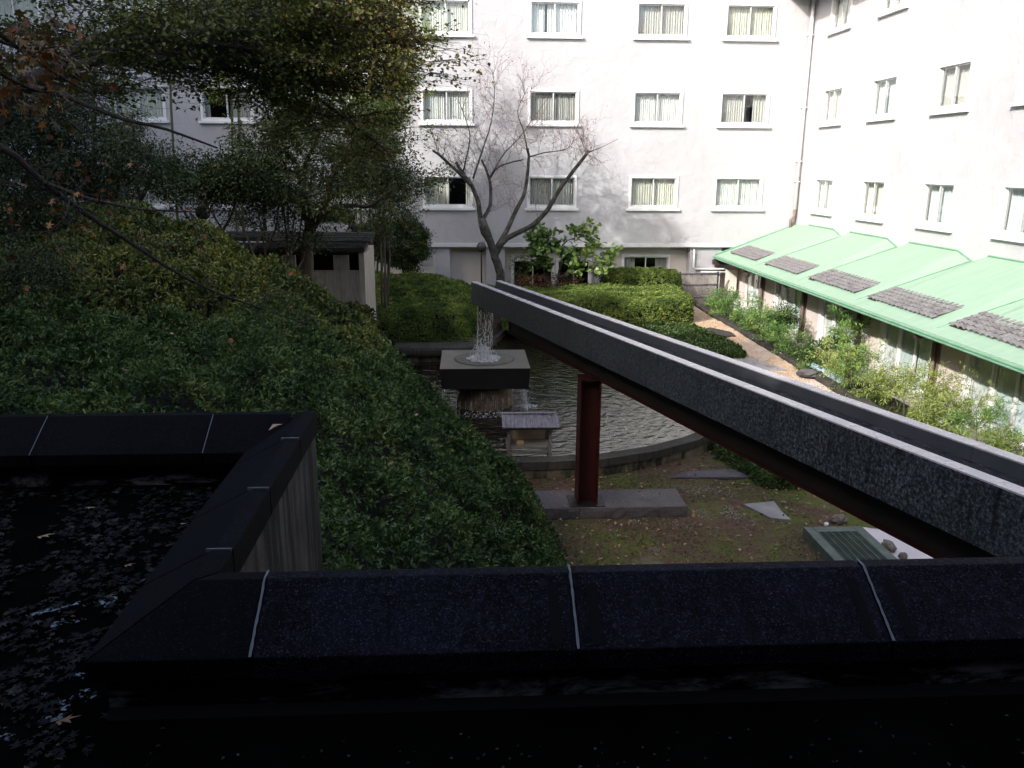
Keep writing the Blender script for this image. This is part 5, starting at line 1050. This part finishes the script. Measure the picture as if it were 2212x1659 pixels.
bushy(43, 'conifer_tree', A(210, 500, 23), [A(205, 500, 23), A(203, 400, 23), A(206, 300, 23), A(202, 200, 23), A(205, 90, 23)], .09, 44, .95, 'tall airy dark conifer against the shaded left part of the facade', 'camellia_leaf', .10, .02, per=6, flat=.3, sprd=.12, frac=1.0, t0=.05)
bushy(44, 'evergreen_tree', A(-60, 560, 14), [A(-60, 600, 14), A(-50, 450, 14), A(-20, 330, 14), A(0, 250, 14)], .12, 24, 1.1, 'dark tree cut off by the left edge of the picture', 'maple_dark_leaf', .075, .045, per=7)
bushy(45, 'dark_shrub', A(30, 700, 11), [A(20, 720, 11), A(30, 640, 11), A(45, 580, 11)], .05, 16, .62, 'dark shrub at the left edge in the hollow between the azalea mounds', 'camellia_leaf', .055, .024, per=7, cat='shrub')
bushy(46, 'evergreen_tree', A(560, 430, 24.5), [A(575, 520, 24.5), A(570, 440, 24.5), A(590, 370, 24.5)], .07, 14, 1.0, 'small tree seen through the trunks against the shaded facade', 'maple_dark_leaf', .08, .04, per=5, frac=.4)
# camellias with pale crooked stems
cam_st = [(300, 17.8, (318, 500), (302, 430), (290, 380)), (490, 16.9, (505, 560), (480, 500), (455, 455), (430, 420)), (540, 16.6, (560, 590), (545, 540), (520, 480), (500, 430), (505, 380)), (560, 16.9, (575, 600), (572, 540), (560, 470), (548, 420)), (400, 17.6, (455, 540), (420, 490), (385, 440), (365, 400)), (610, 17.3, (612, 640), (622, 560), (618, 500), (612, 450), (606, 400)), (625, 17.0, (630, 650), (632, 600), (628, 540), (636, 470), (640, 430))]
for i, (x, Yd, *pp) in enumerate(cam_st):
    bushy(60+i, 'camellia', A(pp[0][0], pp[0][1]+30, Yd), None, .035 if i else .06, 8, .62, ['bare forked grey stemmed tree rising over the crest of the azalea mound', 'camellia left of the larger globe lamp, leaning left', 'camellia with a winding pale stem just right of the larger globe lamp', 'camellia with a straight stem between the winding one and the shed', 'camellia near the smaller globe lamp', 'camellia with twin pale stem beside the broadleaf trunk', 'slender camellia stem nearest the broadleaf trunk'][i],
          'camellia_leaf', .075, .036, per=6, bark='bark', stems=[[A(px_, py_, Yd) for px_, py_ in pp], [A(pp[1][0], pp[1][1], Yd), A(pp[1][0]+22, pp[1][1]-40, Yd+.2), A(pp[1][0]+30, pp[1][1]-95, Yd+.3)]], cat='small tree', t0=.55, frac=.6, group='camellias behind the azalea mound', tint=lambda P, r: np.clip(r.normal(.35, .2, len(P)), 0, .72)+.35*(r.random(len(P)) < .035))
# plants right of the shed
for i, (x, xt, Yd) in enumerate(((812, 806, 21.6), (826, 824, 22.0), (834, 832, 21.8), (840, 842, 22.1))):
    T = Tree(80+i); T.limb([A(x, 690, Yd), A(x-2, 620, Yd), A(xt, 560, Yd), A(xt-3, 520, Yd)], .035, .025, 7)
    l = T.limb([A(xt-3, 520, Yd), A(xt-8+6*i, 480, Yd), A(xt+(-18, 5, 14, 26)[i], 440, Yd)], .025, .008, 6); T.along(l, 9, .7, .008, 1, t0=.0, up=.1, spread=.8, seg=4, nchild=(1, 3))
    T.finish('slender_tree', A(x, 690, Yd), ['slender pale stem next to the corner of the shed', 'second slender stem counted from the shed corner', 'slender brown stem, third from the shed corner', 'slender stem farthest from the shed, before the rounded hedge'][i], 'small tree', bark='bark', leaf='camellia_leaf', per=5, L=.085, W=.035, sprd=.08, group='slender stems right of the shed')
for i, (x0, y0, x1, y1, Yd) in enumerate(((788, 520, 765, 300, 24.5), (800, 520, 790, 250, 24.8), (815, 520, 812, 230, 25.2), (772, 500, 778, 330, 24.2), (836, 520, 850, 200, 25.5), (824, 500, 830, 300, 24.9))):
    T = Tree(90+i); p0, p1 = A(x0, y0+110, Yd), A(x1, y1, Yd)
    if i < 4: l = T.limb([p0, p0*.5+p1*.5+np.array([.05, 0, .1]), p1], .032, .02, 7); l2_ = T.limb([p1, p1+np.array([.12, 0, .5]), p1+np.array([.4, -.1, .9]), p1+np.array([.9, -.1, 1.1])], .02, .005, 5)
    else: l = T.limb([p0, p0*.5+p1*.5+np.array([.05, 0, .1]), p1], .034, .02, 7); l2_ = T.limb([p1, p1+np.array([.12, 0, .8]), p1+np.array([.4, -.1, 1.5]), p1+np.array([.9, -.1, 1.9])], .02, .005, 5)
    T.along(l[3:], 12, .55, .004, 1, t0=.3, up=.05, spread=.8, seg=4, nchild=(1, 3)); T.along(l2_, 26, .6, .004, 1, t0=.0, up=-.02, spread=.8, seg=4, nchild=(1, 3))
    T.finish('bamboo', (p0[0], p0[1], p0[2]), ['leaning green bamboo cane nearest the round clipped pine', 'bamboo cane behind the slender trees, second from the pine', 'straight bamboo cane with feathery top beside the facade corner', 'short bamboo cane right above the shed roof end', 'tallest bamboo, feathery and sunlit beside the first facade windows', 'bamboo cane between the tallest one and the slender trees'][i], 'bamboo', bark='green_cane', leaf='bamboo_leaf', per=5, L=.13, W=.02, sprd=.06, group='bamboo canes behind the shed', leafname='leaves', droop=-.5)
# tall bamboos whose arching tops stand above the picture and streak the facade with shade
for i, (x, y, zt, lx) in enumerate(((-6.6, 19.6, 4.7, 2.0), (-5.9, 21.9, 4.0, 1.7), (-5.3, 20.2, 5.0, 2.3), (-4.7, 22.4, 4.3, 2.1), (-7.3, 18.2, 5.6, 2.9))):
    T = Tree(300+i); l = T.limb([(x, y, -4.2), (x+.05, y, -1), (x+.2, y-.05, 2), (x+.4, y-.1, zt-2.2)], .035, .022, 7)
    l2_ = T.limb([l[-1], (x+.65, y-.1, zt-1.0), (x+lx*.6, y-.2, zt-.1), (x+lx, y-.3, zt+.1), (x+lx+.7, y-.4, zt-.4)], .02, .005, 5)
    T.along(l2_, 26, .95, .005, 1, t0=.0, up=-.06, spread=.8, seg=5, nchild=(1, 3))
    T.finish('tall_bamboo', (x, y, -4.2), ['tall bamboo with its cane left of the conifer, top above the picture', 'tall bamboo cane close to the facade behind the camellias', 'tall bamboo cane crossing the camellia crowns', 'tall bamboo cane just left of the broadleaf trunk', 'tall bamboo cane farthest left over the azalea crest'][i], 'bamboo', bark='green_cane', leaf='bamboo_leaf', per=6, L=.17, W=.028, sprd=.09, group='tall bamboos rising out of the picture', leafname='leaves', droop=-.5)
# clipped pine ball
T = Tree(97); l = T.limb([A(745, 545, 21.7), A(738, 515, 21.7), A(728, 500, 21.7), A(722, 490, 21.7)], .04, .02, 7)
T.mb.tube([A(738, 515, 21.7), A(750, 498, 21.7), A(756, 490, 21.7)], [.02, .015, .01], 5)
c = A(722, 478, 21.7); rr = T.r
for _ in range(900): d = randdir(1, rr)[0]; d[2] = abs(d[2])*1.0-.25*(rr.random() < .3); p = c+d*np.array([.46, .42, .26])*rr.uniform(.75, 1.05); T.tips.append(p); T.dirs.append(norm(d+np.array([0, 0, .4])))
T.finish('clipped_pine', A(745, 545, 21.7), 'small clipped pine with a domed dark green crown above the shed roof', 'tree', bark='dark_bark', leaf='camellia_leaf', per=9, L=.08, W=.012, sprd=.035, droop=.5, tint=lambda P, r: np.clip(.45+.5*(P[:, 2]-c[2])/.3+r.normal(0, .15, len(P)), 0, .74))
# round dark bush at the left of the ledge
def blob(seed, name, label, c, rad, n, leaf, L, W, base, per=6, cat='shrub', stems=3, tint=None, group=None, sprd=.06, shape='leaf', inner=.55, bark='dark_bark'):
    T = Tree(seed); r = T.r; c = np.array(c); rad = np.array(rad)
    for k in range(stems): p = c+r.uniform(-.3, .3, 3)*rad; T.mb.tube([np.array(base)+np.array([r.normal(0, .04), r.normal(0, .04), 0]), (np.array(base)+p)/2+r.normal(0, .04, 3), p], [.018, .013, .006], 5)
    D = randdir(n, r); q = 1+.22*np.sin(D[:, 0]*4+seed)*np.cos(D[:, 1]*5+seed)+.15*np.sin(D[:, 2]*7+D[:, 0]*5)
    P = c+D*rad*q[:, None]*r.uniform(inner, 1.05, (n, 1))**.6; P = P[P[:, 2] > base[2]-.02]; D = D[:len(P)]
    T.tips = list(P); T.dirs = list(norm((P-c)/rad))
    return T.finish(name, base, label, cat, bark=bark, leaf=leaf, per=per, L=L, W=W, sprd=sprd, group=group, shape=shape, droop=0, tint=tint)
b = A(875, 600, 26); blob(101, 'camellia_bush', 'rounded dark camellia bush hiding the left side of the wall louvre', A(868, 530, 26), (.85, .8, .72), 2600, 'camellia_leaf', .085, .038, (b[0], b[1], -4.5), stems=5)
b = A(800, 600, 24.8); blob(102, 'dark_bush', 'loose dark bush between the bamboo canes and the camellia bush', A(800, 520, 24.8), (.6, .5, .5), 900, 'camellia_leaf', .08, .035, (b[0], b[1], -4.5))
# broad leaved sapling near the ground floor windows
T = Tree(110); A2 = lambda x, y, Y=25.9: at(x, y, Y)
s1 = T.limb([A2(1200, 625), A2(1207, 590), A2(1213, 560), A2(1212, 535), A2(1225, 520)], .045, .02, 7); s2 = T.limb([A2(1205, 600), A2(1228, 590), A2(1245, 575), A2(1262, 560)], .03, .012, 6)
s3 = T.limb([A2(1182, 622), A2(1176, 590), A2(1168, 562), A2(1160, 545)], .03, .012, 6); s4 = T.limb([A2(1225, 520), A2(1250, 512), A2(1275, 508)], .015, .008, 5); s5 = T.limb([A2(1262, 560), A2(1290, 568), A2(1315, 572)], .012, .006, 5); s6 = T.limb([A2(1212, 535), A2(1185, 527), A2(1150, 530)], .014, .006, 5)
for l, n_ in ((s1, 8), (s2, 10), (s3, 12), (s4, 10), (s5, 9), (s6, 11)): T.along(l, n_, .38, .008, 1, t0=.35, up=.1, spread=.8, seg=3, nchild=(1, 2))
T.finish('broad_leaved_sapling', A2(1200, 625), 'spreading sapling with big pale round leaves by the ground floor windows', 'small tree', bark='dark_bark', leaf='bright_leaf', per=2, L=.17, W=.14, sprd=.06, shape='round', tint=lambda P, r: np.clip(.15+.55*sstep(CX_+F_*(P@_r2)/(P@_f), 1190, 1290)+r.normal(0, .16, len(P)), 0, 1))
b = A2(1122, 605, 26.6); blob(111, 'shrub', 'thin twiggy shrub right of the cherry trunk', A2(1125, 575, 26.6), (.32, .3, .42), 200, 'camellia_leaf', .06, .028, (b[0], b[1], -4.1), per=3)
b = A2(1300, 600, 26.6); blob(112, 'shrub', 'small dark leaved shrub between the sapling and the rear hedge', A2(1302, 580, 26.6), (.28, .3, .42), 300, 'broad_leaf', .075, .035, (b[0], b[1], -4.2), per=3)
b = A2(1180, 615, 26.4); blob(113, 'shrub', 'low brownish shrub under the ground floor windows', A2(1185, 607, 26.4), (1.1, .35, .18), 500, 'dry_leaf', .06, .03, (b[0], b[1], -4.1), per=4)
# nandina, bamboo and shrubs in the bed in front of the pavilion
def canes(seed, name, label, x, y, n, h, sp_, leaf, L, W, cat, group=None, bark='green_cane', per=5, nt=9, tint=None, base=-4.55, llen=.3):
    T = Tree(seed); r = T.r
    for k in range(n):
        bx, by = x+r.normal(0, sp_), y+r.normal(0, sp_*1.2); hh = h*r.uniform(.6, 1.08); tp = np.array([bx+r.normal(0, sp_*.6), by+r.normal(0, sp_*.6), base+hh])
        l = T.limb([(bx, by, base), ((bx+tp[0])/2, (by+tp[1])/2, base+hh*.5), tp], .009, .004, 4, sub=4); T.along(l, nt, llen, .003, 1, t0=.35, up=.0, spread=.9, seg=3, nchild=(1, 2))
    return T.finish(name, (x, y, base), label, cat, bark=bark, leaf=leaf, per=per, L=L, W=W, sprd=.035, group=group, leafname='leaves', droop=-.1, tint=tint)
nand = [(8.02, 25.5, 1.0), (8.12, 24.4, 1.1), (8.2, 23.2, .85), (8.15, 22.2, .95), (8.25, 21.1, 1.05), (8.2, 20.3, .8)]
labs = ['nandina bush beside the sunny end of the long clipped hedge', 'tallest nandina in front of the small outdoor unit', 'low nandina before the first glass doors', 'nandina between the first glass doors and the brown post', 'full nandina standing left of the little dark shrub', 'low nandina nearest the little dark shrub']
for i, (x, y, h) in enumerate(nand): canes(120+i, 'nandina', labs[i], x-.08, y, 5, h*.72, .17, 'nandina_leaf', .075, .019, 'shrub', 'nandinas along the kerb', per=6, nt=8)
b = atz(1690, 745, -4.56); bushy(130, 'dark_sapling', b, [tuple(b), (b[0]+.02, b[1], -4.2), (b[0]+.05, b[1], -3.75)], .016, 9, .28, 'little dark leaved sapling on the pale paving', 'camellia_leaf', .085, .03, per=5, cat='small tree', t0=.4)
blob(131, 'broad_leaved_bush', 'bushy broad leaved shrub behind the blue board', (8.35, 18.4, -4.2), (.42, .6, .35), 420, 'bright_leaf', .10, .04, (8.35, 18.4, -4.56), per=5, tint=lambda P, r: np.clip(r.normal(.25, .18, len(P)), 0, 1))
blob(132, 'round_bush', 'small round dark green bush left of the blue board', (8.0, 18.9, -4.36), (.28, .4, .2), 420, 'cover_leaf', .05, .025, (8.0, 18.9, -4.56), per=5)
canes(133, 'tall_nandina', 'tall sparse nandina with tiered tufts in front of the second glass doors', 8.75, 18.2, 3, 1.7, .12, 'nandina_leaf', .11, .022, 'shrub', per=7, nt=8)
bam = [(8.3, 16.9, 1.05, .75), (8.4, 16.1, 1.25, .5), (8.2, 15.5, .9, .35), (8.45, 14.6, 1.2, .6), (8.4, 13.7, 1.35, .5), (8.35, 13.1, 1.15, .45), (8.6, 12.3, 1.0, .4), (8.3, 11.6, .8, .3)]
labs = ['yellow green bamboo clump right behind the blue board', 'bamboo clump second from the blue board', 'small bamboo clump third from the blue board', 'airy bamboo clump in front of the third glass doors', 'tallest bamboo clump of the bed, airy and pale', 'bamboo clump just right of the tallest one', 'bamboo clump near the right edge of the picture', 'low bamboo at the lower right above the channel rim']
for i, (x, y, h, t_) in enumerate(bam): canes(140+i, 'dwarf_bamboo', labs[i], x-.15, y, 6, h*.75, .22, 'bamboo_leaf' if i not in (1, 6) else 'nandina_leaf', .10, .016, 'bamboo', 'dwarf bamboo clumps in the bed', per=4, nt=7, tint=lambda P, r, t_=t_: np.clip(r.normal(t_, .22, len(P)), 0, 1))
X = rng.uniform(7.95, 8.5, 700); Y = rng.uniform(9, 25.5, 700); P = np.stack([X, Y, np.full(700, -4.55)], -1)
tag(rosettes('undergrowth', P, np.tile([0, 0, 1.], (700, 1)), 6, .07, .025, 'cover_leaf', spread=.9, up=.6), 'low undergrowth filling the bed in front of the green roofed wing', 'undergrowth', kind='stuff')
q = atz(1735, 800, -4.45); tag(rosettes('grass_tuft', np.tile(q, (30, 1))+rng.normal(0, .10, (30, 3))*np.array([1, 1, 0]), np.tile([0, 0, 1.], (30, 1)), 5, .22, .016, 'bright_leaf', spread=.6, up=.7), 'yellowish grass tuft beside the dark rock in the gravel', 'grass', kind='stuff')
# ---- litter
def litter(n, region, mat, L, lab, z=None, cond=None, shape='leaf', tint=None, name='fallen_leaves', up=.006):
    x0, x1, y0, y1 = region; X = rng.uniform(x0, x1, n); Y = rng.uniform(y0, y1, n); Z = ground_h(X, Y) if z is None else np.full(n, z)
    k = np.ones(n, bool) if cond is None else cond(X, Y); P = np.stack([X, Y, Z+up], -1)[k]; m = len(P)
    return tag(leaves(name, P, norm(randdir(m, rng)*np.array([1, 1, .3])+np.array([0, 0, .15])), norm(np.array([0, 0, 1.])+.3*randdir(m, rng)), L*rng.uniform(.5, 1.3, m), L*.55, mat, None, tint(m) if tint else None, shape=shape, rng=rng), lab, 'leaves', kind='stuff')
notpond = lambda X, Y: ~inside(kerb_out, X, Y)
litter(5200, (-.2, 6.4, 8.6, 14.6), 'dry_leaf', .045, 'brown leaf litter on the mossy ground around the plinth', cond=lambda X, Y: notpond(X, Y) & ((X < 2.9) | (rng.random(len(X)) < .35)), tint=lambda m: rng.random(m)**2.2*.7, up=.012)
litter(480, (0, 6.4, 8.8, 14.4), 'dry_leaf', .085, 'larger pale fallen leaves scattered over the moss', cond=notpond, tint=lambda m: .55+.45*rng.random(m), up=.02)
litter(60, (0, 6.4, 8.8, 13.0), 'red_leaf', .07, 'few red fallen leaves on the moss', cond=notpond, shape='maple', up=.02)
litter(420, (4.6, 7.6, 13.5, 25), 'dry_leaf', .05, 'fallen leaves on the sandy gravel', cond=notpond, up=.015)
tag(leaves('floating_leaves', np.stack([rng.uniform(-.9, .35, 70), 13.6+rng.random(70)*1.4, np.full(70, -4.873)], -1), norm(randdir(70, rng)*np.array([1, 1, .05])), np.tile([0, 0, 1.], (70, 1)), .07, .05, 'red_leaf', shape='maple', rng=rng), 'reddish leaves floating on the dark near left corner of the pond', 'leaves', kind='stuff')
litter(14, (.4, 3.1, 11.2, 11.8), 'dry_leaf', .075, 'leaves lying on the stone plinth', z=-4.825, tint=lambda m: .5+.5*rng.random(m))
# moss and small pebbles give the ground relief
n = 26000; X = rng.uniform(.0, 6.3, n); Y = rng.uniform(8.7, 14.3, n); k = notpond(X, Y) & (smooth_noise(X, Y, .9, 77) > -.15); P = np.stack([X, Y, ground_h(X, Y)-.002], -1)[k]
tag(rosettes('moss', P, np.tile([0, 0, 1.], (len(P), 1)), 3, .022, .009, 'hedge_leaf', spread=.8, up=.6, tint=np.clip(.3+.3*smooth_noise(P[:, 0], P[:, 1], .5, 78), 0, 1)), 'green moss patches on the ground between the pond and the parapet', 'moss', kind='stuff')
def pebbles(n, region, mat, s0, s1, lab, cond=None, name='gravel'):
    x0, x1, y0, y1 = region; X = rng.uniform(x0, x1, n); Y = rng.uniform(y0, y1, n)
    if cond is not None: k = cond(X, Y); X, Y = X[k], Y[k]
    Z = ground_h(X, Y); m = len(X); S = rng.uniform(s0, s1, (m, 1)); oct_ = np.array([(1, 0, 0), (-.9, .2, 0), (0, .8, 0), (.1, -.9, 0), (0, 0, .7), (0, 0, -.5)], float)
    a = rng.uniform(0, 6.28, m); c, s = np.cos(a), np.sin(a); Q = oct_[None]*S[:, :, None]; V = np.stack([Q[..., 0]*c[:, None]-Q[..., 1]*s[:, None]+X[:, None], Q[..., 0]*s[:, None]+Q[..., 1]*c[:, None]+Y[:, None], Q[..., 2]+Z[:, None]+S*.2], -1).reshape(-1, 3)
    T_ = np.array([[0, 2, 4], [2, 1, 4], [1, 3, 4], [3, 0, 4], [2, 0, 5], [1, 2, 5], [3, 1, 5], [0, 3, 5]]); Fi = (T_[None]+(np.arange(m)*6)[:, None, None]).reshape(-1, 3)
    mb = MB(); mb.v = V.tolist(); mb.f = Fi.tolist(); return tag(mb.build(name, mat), lab, 'gravel', kind='stuff')
pebbles(9000, (4.7, 7.62, 12.9, 25), 'sandy_gravel', .008, .028, 'loose sandy gravel stones on the path', cond=lambda X, Y: notpond(X, Y) & (X > 5.2))
pebbles(1600, (1.9, 4.6, 10.75, 12.4), 'flat_stone', .006, .02, 'scatter of pale gravel chips around the plinth', cond=lambda X, Y: notpond(X, Y) & (smooth_noise(X, Y, .5, 12) > .15) & ((Y < 11.12) | (X > 3.25)))
# ---- flat roof litter and puddles
FZ = -1.598
def roofP(x, y): p = atz(x, y, FZ+.004); return p
n = 6500; X = rng.uniform(-2.6, -.95, n); Y = rng.uniform(1.3, 4.02, n); k = (X < -1.0-.0*Y) & (smooth_noise(X, Y, .35, 15)+.5*smooth_noise(X, Y, .12, 16) > -.45); P = np.stack([X, Y, np.full(n, FZ)+rng.uniform(.002, .012, n)], -1)[k]; m = len(P)
tag(leaves('fallen_leaves', P, norm(randdir(m, rng)*np.array([1, 1, .15])), norm(np.array([0, 0, 1.])+.25*randdir(m, rng)), .03*rng.uniform(.35, 1.7, m)**1.3, .022, 'roof_litter_leaf', None, rng.random(m)**3, shape='maple', rng=rng), 'dark wet leaves covering the flat roof on the left', 'leaves', kind='stuff')
n = 700; X = rng.uniform(-.9, 1.9, n); Y = rng.uniform(1.6, 2.15, n); P = np.stack([X, Y, np.full(n, FZ)+.004], -1)[rng.random(n) < np.clip(1.6-(Y-1.6)*3.2, .02, 1)]; m = len(P)
tag(leaves('leaf_crumbs', P, norm(randdir(m, rng)*np.array([1, 1, .1])), np.tile([0, 0, 1.], (m, 1)), .012*rng.uniform(.4, 1.6, m), .010, 'roof_litter_leaf', None, rng.random(m), rng=rng), 'tiny pale leaf crumbs on the roof floor under the near parapet', 'leaf litter', kind='stuff')
hero = [((80, 1160), .085, 'pale curled leaf lying on the flat roof at the left edge', .95), ((188, 1095), .06, 'pale leaf lying on the flat roof below the light stain', .9), ((268, 1222), .05, 'grey leaf lying in the middle of the leaf litter', .7), ((390, 1130), .035, 'small pale leaf near the inner edge of the connecting parapet', .95), ((120, 1560), .075, 'brown maple leaf lying on the lower puddle', .5)]
for i, ((x, y), L_, lab, tn) in enumerate(hero):
    p = atz(x, y, FZ+.02); o = leaves('fallen_leaf', np.array([p]), np.array([[1, .4*(-1)**i, .1]]), np.array([[0, .2, 1.]]), L_, L_*.7, 'dry_leaf', None, np.array([tn]), shape='maple', rng=rng); tag(o, lab, 'leaf')
o = leaves('fallen_leaf', np.array([[-.98, 3.95, TZ+.012]]), np.array([[.7, .7, .25]]), np.array([[-.3, -.2, 1.]]), .085, .04, 'dry_leaf', None, np.array([1.0]), rng=rng); tag(o, 'pale narrow leaf caught on the corner of the far coping', 'leaf')
o = leaves('red_petal', np.array([atz(150, 1332, FZ+.02)]), np.array([[1, .1, .05]]), np.array([[0, 0, 1.]]), .022, .01, 'red_leaf', rng=rng); tag(o, 'tiny magenta red petal on the upper puddle', 'petal')
for i, (x, y, rx, ry, lab) in enumerate(((185, 1322, .17, .10, 'upper puddle reflecting the sky among the leaves on the flat roof'), (125, 1520, .13, .17, 'lower puddle reflecting the sky among the leaves on the flat roof'))):
    p = atz(x, y, FZ); rr = np.random.default_rng(i); ph = rr.uniform(0, 6, 4); vs = [(p[0]+rx*(1+.25*math.sin(3*t_+ph[0])+.12*math.sin(7*t_+ph[1]))*math.cos(t_), p[1]+ry*(1+.25*math.sin(2*t_+ph[2])+.12*math.sin(5*t_+ph[3]))*math.sin(t_), FZ+.004) for t_ in np.linspace(0, 2*math.pi, 40, endpoint=False)]
    o = MB().add(vs, [tuple(range(28))]).build('puddle', 'puddle_water'); tag(o, lab, 'puddle')
